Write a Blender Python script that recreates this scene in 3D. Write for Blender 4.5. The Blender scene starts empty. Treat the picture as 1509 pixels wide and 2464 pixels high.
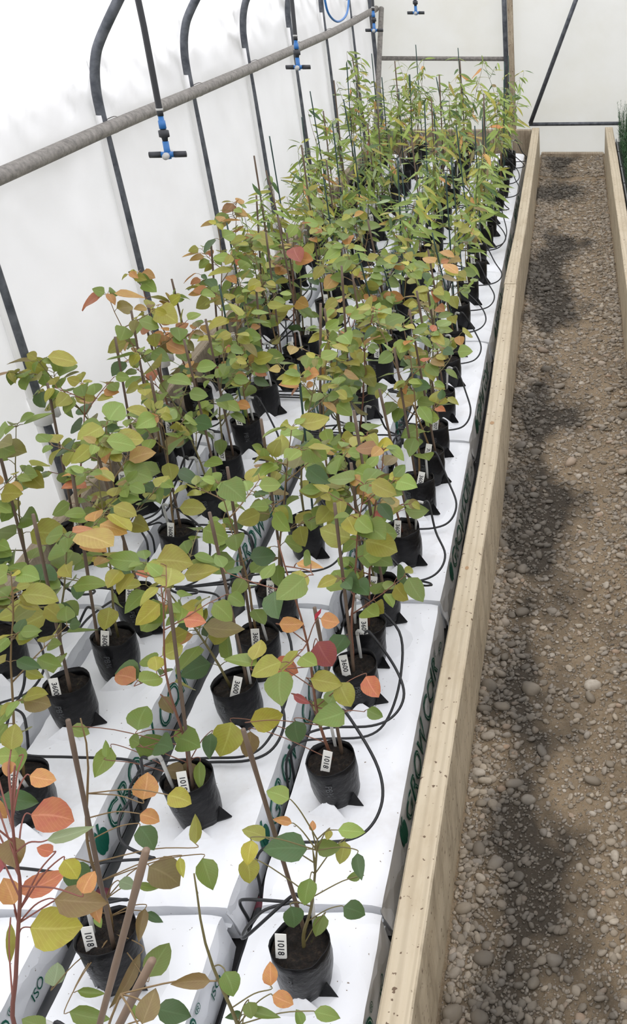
import bpy, bmesh, math, random
import numpy as np
from mathutils import Vector, Matrix, noise
from mathutils.bvhtree import BVHTree

# ------------------------------------------------------------------ camera, sky, sun, exposure
scene = bpy.context.scene
C = scene.collection
IW, IH = 1509, 2464
FPX, CX, CY, VH, CAMH = 2363.0, 1378.0, 1232.0, -250.0, 1.32      # heights are measured from the sleeper tops
PITCH = math.atan((CY - VH) / FPX)
ZO = 0.25                                                         # sleeper tops stand 0.25 m over the gravel
cam_d = bpy.data.cameras.new('camera'); cam = bpy.data.objects.new('camera', cam_d); C.objects.link(cam)
cam_d.sensor_fit = 'VERTICAL'; cam_d.sensor_height = 24.0
cam_d.lens = 24.0 * FPX / IH
cam_d.shift_x = -(CX - IW / 2) / IH
cam_d.shift_y = (CY - IH / 2) / IH
cam_d.clip_start = 0.02
cam.location = (0, 0, CAMH); cam.rotation_euler = (math.pi / 2 - PITCH, 0, 0)
scene.camera = cam

world = bpy.data.worlds.new('overcast_sky'); scene.world = world
world.use_nodes = True
bg = world.node_tree.nodes['Background']
bg.inputs['Color'].default_value = (0.93, 0.965, 1.0, 1); bg.inputs['Strength'].default_value = 0.50
sun_d = bpy.data.lights.new('sun_offscreen', 'SUN'); sun = bpy.data.objects.new('sun_offscreen', sun_d); C.objects.link(sun)
sun_d.energy = 7.6; sun_d.angle = math.radians(25); sun_d.color = (0.985, 0.985, 1.0)
sun.rotation_euler = Vector((0.10, -0.045, -0.99)).to_track_quat('-Z', 'Y').to_euler()
vs = scene.view_settings
vs.view_transform = 'Standard'; vs.look = 'None'; vs.gamma = 1.0; vs.use_curve_mapping = False
vs.exposure = 0.47

# ------------------------------------------------------------------ pixel rays (placing what was measured)
def ray(u, v):
    a, b = u - CX, v - CY
    return np.array([a, FPX * math.cos(PITCH) - b * math.sin(PITCH), -FPX * math.sin(PITCH) - b * math.cos(PITCH)])
def hit(u, v, x=None, y=None, z=None):
    r = ray(u, v)
    t = (x / r[0]) if x is not None else (y / r[1]) if y is not None else ((z - CAMH) / r[2])
    return Vector((r[0] * t, r[1] * t, r[2] * t + CAMH))

# ------------------------------------------------------------------ materials
MATS = {}
def nmat(name, color=(.5, .5, .5), rough=.6, metallic=0.0, spec=.5):
    m = bpy.data.materials.new(name); m.use_nodes = True
    nt = m.node_tree; p = nt.nodes['Principled BSDF']
    p.inputs['Base Color'].default_value = (*color, 1); p.inputs['Roughness'].default_value = rough
    p.inputs['Metallic'].default_value = metallic; p.inputs['Specular IOR Level'].default_value = spec
    MATS[name] = m
    return m, nt, p
def N(nt, t, **kw):
    n = nt.nodes.new(t)
    for k, v in kw.items():
        if k in n.inputs: n.inputs[k].default_value = v
        else: setattr(n, k, v)
    return n
def ramp(nt, src, stops):
    r = nt.nodes.new('ShaderNodeValToRGB'); e = r.color_ramp.elements
    while len(e) < len(stops): e.new(0.5)
    for i, (pos, col) in enumerate(stops):
        e[i].position = pos; e[i].color = (*col, 1) if len(col) == 3 else col
    nt.links.new(src, r.inputs[0]); return r
def mix(nt, fac, a, b, mode='MIX'):
    m = nt.nodes.new('ShaderNodeMix'); m.data_type = 'RGBA'; m.blend_type = mode
    for s, k in ((fac, 0), (a, 6), (b, 7)):
        if hasattr(s, 'links'): nt.links.new(s, m.inputs[k])
        else: m.inputs[k].default_value = s if k == 0 else (*s, 1)
    return m.outputs[2]
def noise_tex(nt, scale, detail=3, rough=.55, scl=None, coord='Object'):
    if coord == 'Position':
        src = nt.nodes.new('ShaderNodeNewGeometry').outputs['Position']
    else:
        src = nt.nodes.new('ShaderNodeTexCoord').outputs[coord]
    if scl:
        mp = nt.nodes.new('ShaderNodeMapping'); mp.inputs['Scale'].default_value = scl
        nt.links.new(src, mp.inputs[0]); src = mp.outputs[0]
    n = N(nt, 'ShaderNodeTexNoise', Scale=scale, Detail=detail, Roughness=rough)
    nt.links.new(src, n.inputs['Vector']); return n.outputs['Fac']
def bump(nt, p, h, strength=.3, dist=.01):
    b = N(nt, 'ShaderNodeBump', Strength=strength, Distance=dist)
    nt.links.new(h, b.inputs['Height']); nt.links.new(b.outputs[0], p.inputs['Normal'])

def film_mat(name, col, dirt):
    m = bpy.data.materials.new(name); m.use_nodes = True; nt = m.node_tree
    for n in list(nt.nodes): nt.nodes.remove(n)
    out = nt.nodes.new('ShaderNodeOutputMaterial')
    tr = nt.nodes.new('ShaderNodeBsdfTranslucent'); df = nt.nodes.new('ShaderNodeBsdfDiffuse'); mx = nt.nodes.new('ShaderNodeMixShader')
    c = mix(nt, ramp(nt, noise_tex(nt, 2.2, 4, .6), [(.45, (0, 0, 0)), (.8, (1, 1, 1))]).outputs[0], col, dirt)
    nt.links.new(c, tr.inputs[0]); nt.links.new(c, df.inputs[0])
    mx.inputs[0].default_value = .42
    nt.links.new(tr.outputs[0], mx.inputs[1]); nt.links.new(df.outputs[0], mx.inputs[2]); nt.links.new(mx.outputs[0], out.inputs[0])
    b = N(nt, 'ShaderNodeBump', Strength=.25, Distance=.02)
    nt.links.new(noise_tex(nt, 9, 3), b.inputs['Height'])
    nt.links.new(b.outputs[0], df.inputs['Normal'])
    MATS[name] = m
film_mat('film', (.872, .868, .892), (.815, .805, .82))
film_mat('film_end', (.872, .868, .852), (.815, .80, .745))

m, nt, p = nmat('galvanised', (.16, .17, .19), .5, .35)
nt.links.new(ramp(nt, noise_tex(nt, 40, 4), [(.3, (.055, .062, .075)), (.75, (.16, .17, .19))]).outputs[0], p.inputs['Base Color'])
m, nt, p = nmat('rail_steel', (.34, .32, .29), .7, .25)
nt.links.new(ramp(nt, noise_tex(nt, 60, 5, .7), [(.3, (.13, .12, .11)), (.7, (.32, .30, .27))]).outputs[0], p.inputs['Base Color'])
bump(nt, p, noise_tex(nt, 150, 3), .4, .003)
nmat('clip_white', (.83, .83, .82), .4)

def timber(name, a, b, stain, stain_amt):
    m, nt, p = nmat(name, a, .75)
    g = noise_tex(nt, 9, 5, .6, (14, .7, 14))
    c = mix(nt, g, a, b)
    w = N(nt, 'ShaderNodeTexWave', Scale=6.0, Distortion=7.0, Detail=2.0); w.bands_direction = 'X'
    mp = nt.nodes.new('ShaderNodeMapping'); mp.inputs['Scale'].default_value = (3.2, .16, 3.2)
    nt.links.new(nt.nodes.new('ShaderNodeTexCoord').outputs['Object'], mp.inputs[0]); nt.links.new(mp.outputs[0], w.inputs['Vector'])
    c = mix(nt, ramp(nt, w.outputs['Fac'], [(.5, (0, 0, 0)), (1, (.5, .5, .5))]).outputs[0], c, tuple(x * .76 for x in b))
    s = ramp(nt, noise_tex(nt, 7, 5, .65, (2.5, 1, 1.2)), [(.52 - stain_amt * .2, (0, 0, 0)), (.82, (1, 1, 1))]).outputs[0]
    c = mix(nt, s, c, stain)
    # splash streaks on the upright faces
    nx = nt.nodes.new('ShaderNodeSeparateXYZ'); nt.links.new(nt.nodes.new('ShaderNodeTexCoord').outputs['Normal'], nx.inputs[0])
    ab = N(nt, 'ShaderNodeMath', operation='ABSOLUTE'); nt.links.new(nx.outputs['X'], ab.inputs[0])
    st = ramp(nt, noise_tex(nt, 22, 5, .7, (1, 1.0, .22)), [(.44, (0, 0, 0)), (.74, (1, 1, 1))]).outputs[0]
    k = N(nt, 'ShaderNodeMath', operation='MULTIPLY'); nt.links.new(ab.outputs[0], k.inputs[0]); nt.links.new(st, k.inputs[1])
    c = mix(nt, k.outputs[0], c, tuple(x * .62 for x in stain))
    sp = ramp(nt, noise_tex(nt, 85, 2, .5), [(.665, (0, 0, 0)), (.70, (1, 1, 1))]).outputs[0]
    c = mix(nt, sp, c, (.13, .085, .05))
    nt.links.new(c, p.inputs['Base Color']); bump(nt, p, g, .25, .004)
timber('pine', (.56, .485, .36), (.46, .38, .26), (.40, .32, .21), .3)
timber('weathered_board', (.46, .39, .29), (.34, .27, .185), (.17, .125, .08), .5)
m, nt, p = nmat('knot_wood', (.36, .22, .11), .7)

m, nt, p = nmat('slab_film', (.895, .91, .94), .34)
d1 = ramp(nt, noise_tex(nt, 5, 5, .7), [(.56, (0, 0, 0)), (.85, (.5, .5, .5))]).outputs[0]
c = mix(nt, d1, (.895, .91, .94), (.60, .56, .52))
d2 = ramp(nt, noise_tex(nt, 130, 2, .5), [(.725, (0, 0, 0)), (.76, (1, 1, 1))]).outputs[0]
c = mix(nt, d2, c, (.20, .15, .11))
nt.links.new(c, p.inputs['Base Color'])
vo = N(nt, 'ShaderNodeTexVoronoi', Scale=13.0); vo.feature = 'F1'
mpv = nt.nodes.new('ShaderNodeMapping'); mpv.inputs['Scale'].default_value = (1.6, .8, 1.6)
nd = N(nt, 'ShaderNodeTexNoise', Scale=6.0, Detail=3.0); tcv = nt.nodes.new('ShaderNodeTexCoord')
nt.links.new(tcv.outputs['Object'], nd.inputs['Vector'])
mv = nt.nodes.new('ShaderNodeVectorMath'); mv.operation = 'MULTIPLY_ADD'; mv.inputs[1].default_value = (.12, .12, .12)
nt.links.new(nd.outputs['Color'], mv.inputs[0]); nt.links.new(tcv.outputs['Object'], mv.inputs[2]); nt.links.new(mv.outputs[0], mpv.inputs[0]); nt.links.new(mpv.outputs[0], vo.inputs['Vector'])
bump(nt, p, vo.outputs['Distance'], .3, .012)
p.inputs['Subsurface Weight'].default_value = 0.0
nmat('slab_sticker', (.93, .93, .93), .25)
nmat('print_green', (.012, .13, .085), .4); nmat('print_pale', (.55, .66, .62), .4)
m, nt, p = nmat('bag_black', (.006, .006, .007), .33, 0, .26); bump(nt, p, noise_tex(nt, 60, 3, .6), .5, .004)
nmat('bag_print', (.075, .078, .085), .5)
m, nt, p = nmat('potting_mix', (.03, .02, .013), .95)
c = ramp(nt, noise_tex(nt, 120, 5, .7), [(.32, (.004, .003, .002)), (.52, (.018, .012, .008)), (.66, (.05, .032, .018)), (.74, (.06, .075, .014))]).outputs[0]
nt.links.new(c, p.inputs['Base Color']); bump(nt, p, noise_tex(nt, 160, 4, .7), 1.0, .012)
nmat('moss', (.07, .11, .02), .95)
for nm, a, b in (('bamboo', (.175, .12, .08), (.085, .058, .042)), ('green_cane', (.035, .075, .06), (.02, .045, .045)), ('cut_cane', (.28, .195, .13), (.17, .115, .08))):
    m, nt, p = nmat(nm, a, .6)
    nt.links.new(mix(nt, noise_tex(nt, 30, 4, .7, (1, 1, .25)), a, b), p.inputs['Base Color'])
nmat('tag_white', (.86, .85, .80), .4); nmat('ink', (.02, .02, .025), .6)
nmat('peg_grey', (.50, .50, .48), .5)
nmat('tube_black', (.014, .015, .017), .42); nmat('pipe_black', (.02, .021, .023), .5)
m, nt, p = nmat('weed_mat', (.012, .012, .013), .8); bump(nt, p, noise_tex(nt, 60, 4), .5, .01)
nmat('blue_plastic', (.02, .13, .36), .4); nmat('dark_plastic', (.02, .022, .026), .5); nmat('grey_plastic', (.42, .42, .40), .5)
nmat('red_tape', (.55, .04, .07), .5); nmat('clamp_red', (.13, .02, .035), .5)
nmat('tray_black', (.015, .016, .016), .5); nmat('tray_edge', (.33, .34, .34), .5)
m, nt, p = nmat('conifer', (.02, .075, .02), .7)
nt.links.new(ramp(nt, noise_tex(nt, 40, 3), [(.3, (.008, .045, .012)), (.75, (.04, .13, .03))]).outputs[0], p.inputs['Base Color'])
nmat('grass', (.16, .155, .12), .9)

# wet patches from the sprinklers: one shape in plan, shared by dirt and stones
def wet_mask(nt):
    geo = nt.nodes.new('ShaderNodeNewGeometry').outputs['Position']
    sx = nt.nodes.new('ShaderNodeSeparateXYZ'); nt.links.new(geo, sx.inputs[0])
    n = noise_tex(nt, 1.5, 4, .6, (1.6, 1, 1), 'Position')
    a = N(nt, 'ShaderNodeMath', operation='MULTIPLY_ADD'); nt.links.new(sx.outputs['X'], a.inputs[0]); a.inputs[1].default_value = 9.0; a.inputs[2].default_value = 1.0
    b = N(nt, 'ShaderNodeMath', operation='ABSOLUTE'); nt.links.new(a.outputs[0], b.inputs[0])      # 0 on the line x = -0.11
    d = N(nt, 'ShaderNodeMath', operation='MULTIPLY_ADD'); nt.links.new(b.outputs[0], d.inputs[0]); d.inputs[1].default_value = -.13; nt.links.new(n, d.inputs[2])
    return ramp(nt, d.outputs[0], [(.33, (0, 0, 0)), (.47, (1, 1, 1))]).outputs[0]
m, nt, p = nmat('dirt', (.2, .15, .1), .95)
c = ramp(nt, noise_tex(nt, 6, 6, .7), [(.25, (.15, .108, .062)), (.55, (.27, .195, .112)), (.8, (.37, .275, .165))]).outputs[0]
c = mix(nt, ramp(nt, noise_tex(nt, 95, 4, .7), [(.35, (0, 0, 0)), (.8, (.8, .8, .8))]).outputs[0], c, (.40, .325, .23))
c = mix(nt, wet_mask(nt), c, (.05, .039, .026))
nt.links.new(c, p.inputs['Base Color']); bump(nt, p, noise_tex(nt, 110, 5, .7), .9, .012)
STONE_STOPS = [(0, (.12, .105, .085)), (.2, (.24, .205, .155)), (.45, (.40, .335, .25)), (.62, (.32, .295, .26)), (.8, (.52, .44, .33)), (.92, (.58, .53, .45)), (1, (.40, .26, .16))]
for nm in ('stone', 'stone_fine'):
    m, nt, p = nmat(nm, (.3, .3, .3), .75)
    if nm == 'stone': src = nt.nodes.new('ShaderNodeObjectInfo').outputs['Random']
    else:
        at = nt.nodes.new('ShaderNodeAttribute'); at.attribute_name = 'tint'; src = at.outputs['Fac']
    c = ramp(nt, src, STONE_STOPS).outputs[0]
    c = mix(nt, noise_tex(nt, 60 if nm == 'stone_fine' else 1.3, 4, .6), c, (.22, .18, .13), 'MIX')
    w = wet_mask(nt); k = N(nt, 'ShaderNodeMath', operation='MULTIPLY'); nt.links.new(w, k.inputs[0]); k.inputs[1].default_value = .80
    c = mix(nt, k.outputs[0], c, (.05, .045, .037))
    nt.links.new(c, p.inputs['Base Color'])

# leaves and stems take their own colour from the object
def leaf_mat():
    m, nt, p = nmat('leaf', (.1, .2, .05), .42)
    oi = nt.nodes.new('ShaderNodeObjectInfo'); col = oi.outputs['Color']
    uv = nt.nodes.new('ShaderNodeUVMap'); sx = nt.nodes.new('ShaderNodeSeparateXYZ'); nt.links.new(uv.outputs[0], sx.inputs[0])
    dx = N(nt, 'ShaderNodeMath', operation='ABSOLUTE'); nt.links.new(sx.outputs['X'], dx.inputs[0])
    rib = ramp(nt, dx.outputs[0], [(.02, (.5, .5, .5)), (.09, (0, 0, 0))]).outputs[0]
    hs = N(nt, 'ShaderNodeHueSaturation', Hue=.5, Saturation=.85, Value=1.6); nt.links.new(col, hs.inputs['Color'])
    hd = N(nt, 'ShaderNodeHueSaturation', Hue=.472, Saturation=1.0, Value=.88); nt.links.new(col, hd.inputs['Color'])
    c = mix(nt, ramp(nt, noise_tex(nt, 3.5, 3, .6), [(.4, (0, 0, 0)), (.7, (1, 1, 1))]).outputs[0], col, hd.outputs[0])
    c = mix(nt, rib, c, hs.outputs[0])
    wv = N(nt, 'ShaderNodeTexWave', Scale=3.2, Distortion=.6); wv.bands_direction = 'Y'
    cmb = nt.nodes.new('ShaderNodeCombineXYZ'); sub = N(nt, 'ShaderNodeMath', operation='SUBTRACT')
    hx = N(nt, 'ShaderNodeMath', operation='MULTIPLY'); nt.links.new(dx.outputs[0], hx.inputs[0]); hx.inputs[1].default_value = .35
    nt.links.new(sx.outputs['Y'], sub.inputs[0]); nt.links.new(hx.outputs[0], sub.inputs[1]); nt.links.new(sub.outputs[0], cmb.inputs['Y'])
    nt.links.new(cmb.outputs[0], wv.inputs['Vector'])
    c = mix(nt, ramp(nt, wv.outputs['Fac'], [(.86, (0, 0, 0)), (1, (.22, .22, .22))]).outputs[0], c, hs.outputs[0])
    nt.links.new(c, p.inputs['Base Color'])
    tr = nt.nodes.new('ShaderNodeBsdfTranslucent'); nt.links.new(hs.outputs[0], tr.inputs[0])
    mx = nt.nodes.new('ShaderNodeMixShader'); mx.inputs[0].default_value = .22
    out = nt.nodes['Material Output']
    nt.links.new(p.outputs[0], mx.inputs[1]); nt.links.new(tr.outputs[0], mx.inputs[2]); nt.links.new(mx.outputs[0], out.inputs[0])
leaf_mat()
m, nt, p = nmat('stem', (.2, .1, .05), .55)
nt.links.new(nt.nodes.new('ShaderNodeObjectInfo').outputs['Color'], p.inputs['Base Color'])

# ------------------------------------------------------------------ mesh helpers
class MB:
    def __init__(s): s.v = []; s.f = []
    def add(s, vs, fs):
        o = len(s.v); s.v += [tuple(v) for v in vs]; s.f += [tuple(i + o for i in f) for f in fs]; return s
    def box(s, a, b):
        x0, y0, z0 = a; x1, y1, z1 = b
        return s.add([(x0, y0, z0), (x1, y0, z0), (x1, y1, z0), (x0, y1, z0), (x0, y0, z1), (x1, y0, z1), (x1, y1, z1), (x0, y1, z1)],
                     [(0, 3, 2, 1), (4, 5, 6, 7), (0, 1, 5, 4), (1, 2, 6, 5), (2, 3, 7, 6), (3, 0, 4, 7)])
    def tube(s, pts, r, n=8, cap=True):
        pts = [Vector(q) for q in pts]; k = len(pts)
        rs = r if isinstance(r, (list, tuple)) else [r] * k
        vs = []; ref = None
        for i, q in enumerate(pts):
            t = (pts[min(i + 1, k - 1)] - pts[max(i - 1, 0)])
            t = t.normalized() if t.length > 1e-9 else Vector((0, 0, 1))
            if ref is None: ref = Vector((1, 0, 0)) if abs(t.x) < .8 else Vector((0, 1, 0))
            a = (ref - t * ref.dot(t)).normalized(); ref = a; b = t.cross(a)
            for j in range(n):
                w = 2 * math.pi * j / n
                vs.append(q + (a * math.cos(w) + b * math.sin(w)) * rs[i])
        fs = [(i * n + j, i * n + (j + 1) % n, (i + 1) * n + (j + 1) % n, (i + 1) * n + j) for i in range(k - 1) for j in range(n)]
        if cap: fs += [tuple(range(n - 1, -1, -1)), tuple((k - 1) * n + j for j in range(n))]
        return s.add(vs, fs)
    def mesh(s, name, smooth=True):
        me = bpy.data.meshes.new(name); me.from_pydata(s.v, [], s.f); me.update()
        if smooth: me.polygons.foreach_set('use_smooth', [True] * len(me.polygons))
        return me
def obj(name, me, mat=None, parent=None, loc=None):
    if isinstance(me, MB): me = me.mesh(name)
    if mat and not me.materials: me.materials.append(MATS[mat])
    o = bpy.data.objects.new(name, me); C.objects.link(o)
    if parent: o.parent = parent
    if loc is not None: o.location = loc
    return o
def empty(name, loc=(0, 0, 0)):
    o = bpy.data.objects.new(name, None); C.objects.link(o); o.location = loc; o.empty_display_size = .02
    return o
def tag(o, label=None, cat=None, group=None, kind=None):
    if label: o['label'] = label
    if cat: o['category'] = cat
    if group: o['group'] = group
    if kind: o['kind'] = kind
    return o
def autosmooth(o, ang=40):
    me = o.data
    me.polygons.foreach_set('use_smooth', [True] * len(me.polygons)); me.set_sharp_from_angle(angle=math.radians(ang))
def bevel_mesh(me, w, seg=2):
    bm = bmesh.new(); bm.from_mesh(me)
    bmesh.ops.bevel(bm, geom=list(bm.edges), offset=w, segments=seg, affect='EDGES', profile=.5)
    bm.to_mesh(me); bm.free(); return me
def spline(pts, n=8):
    P = [Vector(q) for q in pts]; P = [P[0] * 2 - P[1]] + P + [P[-1] * 2 - P[-2]]; out = []
    for i in range(1, len(P) - 2):
        a, b, c, d = P[i - 1:i + 3]
        for k in range(n):
            t = k / n
            out.append(.5 * ((2 * b) + (c - a) * t + (2 * a - 5 * b + 4 * c - d) * t * t + (3 * b - a - 3 * c + d) * t ** 3))
    out.append(P[-2]); return out
def text_mesh(body, size, offset=0.0, spacing=1.0):
    cu = bpy.data.curves.new('lettering', 'FONT'); cu.body = body; cu.size = size; cu.offset = offset
    cu.space_character = spacing; cu.align_x = 'CENTER'; cu.align_y = 'CENTER'; cu.resolution_u = 3
    o = bpy.data.objects.new('lettering', cu); C.objects.link(o)
    me = bpy.data.meshes.new_from_object(o.evaluated_get(bpy.context.evaluated_depsgraph_get()))
    bpy.data.objects.remove(o); bpy.data.curves.remove(cu); return me
ORD = ['first', 'second', 'third', 'fourth', 'fifth', 'sixth', 'seventh', 'eighth', 'ninth', 'tenth', 'eleventh', 'twelfth',
       'thirteenth', 'fourteenth', 'fifteenth', 'sixteenth', 'seventeenth', 'eighteenth', 'nineteenth', 'twentieth',
       'twenty-first', 'twenty-second', 'twenty-third', 'twenty-fourth', 'twenty-fifth', 'twenty-sixth', 'twenty-seventh', 'twenty-eighth', 'twenty-ninth', 'thirtieth']

# ------------------------------------------------------------------ tunnel shell
WX, YE, YF, ZB = 1.35, 7.24, -1.4, -.25
PROFILE = [(-1.32, ZB), (-1.32, .2), (-1.322, .55), (-1.325, .80), (-1.319, .885), (-1.303, .945), (-1.277, .993), (-1.206, 1.086), (-1.08, 1.24), (-.86, 1.45), (-.5, 1.66), (0, 1.76)]
PROFILE = PROFILE + [(-x, z) for x, z in PROFILE[-2::-1]]
HOOPS = [-1.37, -.655, .06, .775, 1.49, 2.2, 2.93, 3.663, 4.365, 5.094, 5.80, 6.516, 7.20]
def film_profile():
    out = []
    for i, (x, z) in enumerate(PROFILE):
        a = Vector(PROFILE[max(i - 1, 0)]); b = Vector(PROFILE[min(i + 1, len(PROFILE) - 1)]); t = (b - a).normalized()
        nrm = Vector((-t.y, t.x))
        out.append((x + nrm.x * .022, z + nrm.y * .022))
    pts = spline([(x, 0, z) for x, z in out], 9)
    return [(q.x, q.z) for q in pts]
FP = film_profile(); NH = len(FP)
def film_strip(name, rng):
    mb = MB(); ys = np.concatenate([np.arange(YF, 1.6, .08), np.arange(1.6, YE + .001, .03)]); vs = []
    for y in ys:
        hd = min(abs(y - h) for h in HOOPS) / .36
        for i in rng:
            x, z = FP[i]
            sag = .016 * min(1, hd) * (1 if z > .75 else .5)
            amp = .030 * math.exp(-((z - .98) / .20) ** 2) * max(.25, 1 - hd) ** .7 + .0025
            w = amp * noise.noise((y * 7, z * 4.5 + x, 3.3)) + .8 * amp * noise.noise((y * 16 + z * 14, z * 6 - y * 5, 8.1)) + .004 * noise.noise((y * 1.5, z * 2 + x, .5))
            s = -1 if x < 0 else 1
            k = 1 if z < 1.0 else .6
            vs.append((x + s * (sag * k * .6 + w), y, z + (sag * .6 + w if z > 1.0 else 0)))
    n = len(rng)
    fs = [(a * n + b, a * n + b + 1, (a + 1) * n + b + 1, (a + 1) * n + b) for a in range(len(ys) - 1) for b in range(n - 1)]
    mb.add(vs, fs); o = obj(name, mb, 'film'); tag(o, kind='structure'); return o
i0 = 9 * 8; i1 = NH - 1 - i0
film_strip('wall_left', list(range(0, i0 + 1))); film_strip('ceiling', list(range(i0, i1 + 1))); film_strip('wall_right', list(range(i1, NH)))
def end_film(name, y, mat):
    vs = [(x * 1.004, y + .004 * noise.noise((x * 3, z * 3, y)), z) for x, z in FP]; cen = (0, y, .4)
    mb = MB()
    rings = 8; allv = []
    for r in range(rings + 1):
        t = r / rings
        for (x, yy, z) in vs:
            px, pz = cen[0] + (x - cen[0]) * t, cen[2] + (z - cen[2]) * t
            allv.append((px, y + .012 * noise.noise((px * 1.7, pz * 1.7, y)), pz))
    n = len(vs)
    fs = [(r * n + j, r * n + (j + 1) % n, (r + 1) * n + (j + 1) % n, (r + 1) * n + j) for r in range(rings) for j in range(n)]
    mb.add(allv, fs); o = obj(name, mb, mat); tag(o, kind='structure'); return o
end_film('wall_back', YE, 'film_end'); end_film('wall_front', YF, 'film')
g = obj('ground', MB().add([(-40, -40, ZB - .02), (40, -40, ZB - .02), (40, 40, ZB - .02), (-40, 40, ZB - .02)], [(0, 1, 2, 3)]), 'grass'); tag(g, kind='structure')

arc = spline([(x, 0, z) for x, z in PROFILE], 4)
NHV = [h for h in HOOPS if h > 1.4]
for k, h in enumerate(HOOPS):
    t = empty('hoop_frame', (0, h, ZB))
    obj('hoop_pipe', MB().tube([(q.x, 0, q.z - ZB) for q in arc], .0135, 10), 'galvanised', t)
    if h > 1.4 and h < 7: obj('film_tape', MB().tube([(-1.3285, -.0085, z_ - ZB) for z_ in (-.2, .1, .4, .7, .8)], .0105, 8), 'clip_white', t)
    cz = {2.2: .24, 2.93: .075, 3.663: .115, 4.365: .10, 5.094: .12}.get(h)
    if cz is not None:
        cl = MB(); n = 12
        vs = [(-1.32 + r * math.cos(a), r * math.sin(a), cz + dz - ZB) for dz in (-.035, .035) for r in (.0165, .024) for a in [2 * math.pi * j / n for j in range(n)]]
        fs = []
        for j in range(n):
            j2 = (j + 1) % n
            fs += [(n + j, n + j2, 3 * n + j2, 3 * n + j), (j, 2 * n + j, 2 * n + j2, j2), (j, j2, n + j2, n + j), (2 * n + j, 3 * n + j, 3 * n + j2, 2 * n + j2)]
        cl.add(vs, fs).box((-1.335, .017, cz - .03 - ZB), (-1.292, .033, cz + .032 - ZB))
        c = obj('film_clip', cl, 'clip_white', t); c['label'] = 'white plastic film clip on the hoop leg'
    tag(t, 'dark galvanised steel hoop of the tunnel, %s from the end wall' % ORD[len(HOOPS) - 1 - k], 'hoop', 'tunnel hoops')
rail_pts = [(-1.288, .3, .815), (-1.288, 1.2, .81), (-1.288, 2.34, .785), (-1.288, 2.93, .773), (-1.288, 3.66, .752), (-1.288, 4.36, .734), (-1.288, 5.09, .718), (-1.288, 5.8, .702), (-1.288, 6.5, .696), (-1.288, 7.21, .695)]
rl = empty('side_rail', (0, 0, .6))
obj('rail_pipe', MB().tube([(x, y, z - .6) for x, y, z in spline(rail_pts, 4)], .0185, 12), 'rail_steel', rl)
for h in NHV[:-1]:
    z = np.interp(h, [q[1] for q in rail_pts], [q[2] for q in rail_pts]) - .6
    tie = [(-1.3405, h, z), (-1.322, h + .021, z + .010), (-1.290, h + .014, z + .0195), (-1.2685, h, z), (-1.290, h - .014, z - .0195), (-1.322, h - .023, z - .010), (-1.3405, h - .001, z - .001)]
    obj('wire_tie', MB().tube(spline(tie, 4), .0012, 5), 'rail_steel', rl)
tag(rl, 'long dusty grey pipe tied across the hoop legs along the film wall', 'pipe')
def pipe(name, pts, r, mat, label, cat='pipe', n=10):
    o = obj(name, MB().tube([Vector(q) - Vector(pts[0]) for q in pts], r, n), mat); o.location = pts[0]; tag(o, label, cat); return o
pipe('end_bar', [(-1.30, 7.17, .402), (-.455, 7.17, .398)], .014, 'rail_steel', 'level steel bar across the end wall between corner hoop and door post')
pipe('door_post', [(-.445, 7.165, ZB), (-.445, 7.165, 1.66)], .016, 'galvanised', 'grey upright steel door post at the end wall', 'post')
bx = MB().box((-.025, -.02, 0), (.012, .02, 1.92)); o = obj('door_stud', bevel_mesh(bx.mesh('door_stud', False), .004), 'weathered_board', loc=(-.402, 7.175, ZB)); tag(o, 'narrow brown wooden stud beside the steel door post', 'post')
a = hit(1276, 298, y=7.14); b = hit(1386, 0, y=7.14); d = (b - a)
pipe('door_brace', [a, a + d * 1.9], .014, 'galvanised', 'slanting dark steel brace on the end wall above the path', 'brace')
pipe('sill_bar', [(-.30, 7.15, -.012), (.335, 7.15, -.006)], .012, 'galvanised', 'low dark steel bar across the end wall at the path end')
pipe('corner_brace', [(-1.250, 7.19, .70), (-1.250, 6.86, .35), (-1.250, 6.47, -.05)], .0165, 'rail_steel', 'slanting pale pipe brace in the far corner under the rail end', 'brace')
o = obj('trim_1', bevel_mesh(MB().box((-.22, 7.16, ZB - .01), (.22, 7.21, -.205)).mesh('trim_1', False), .006), 'weathered_board'); tag(o, kind='structure')

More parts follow.
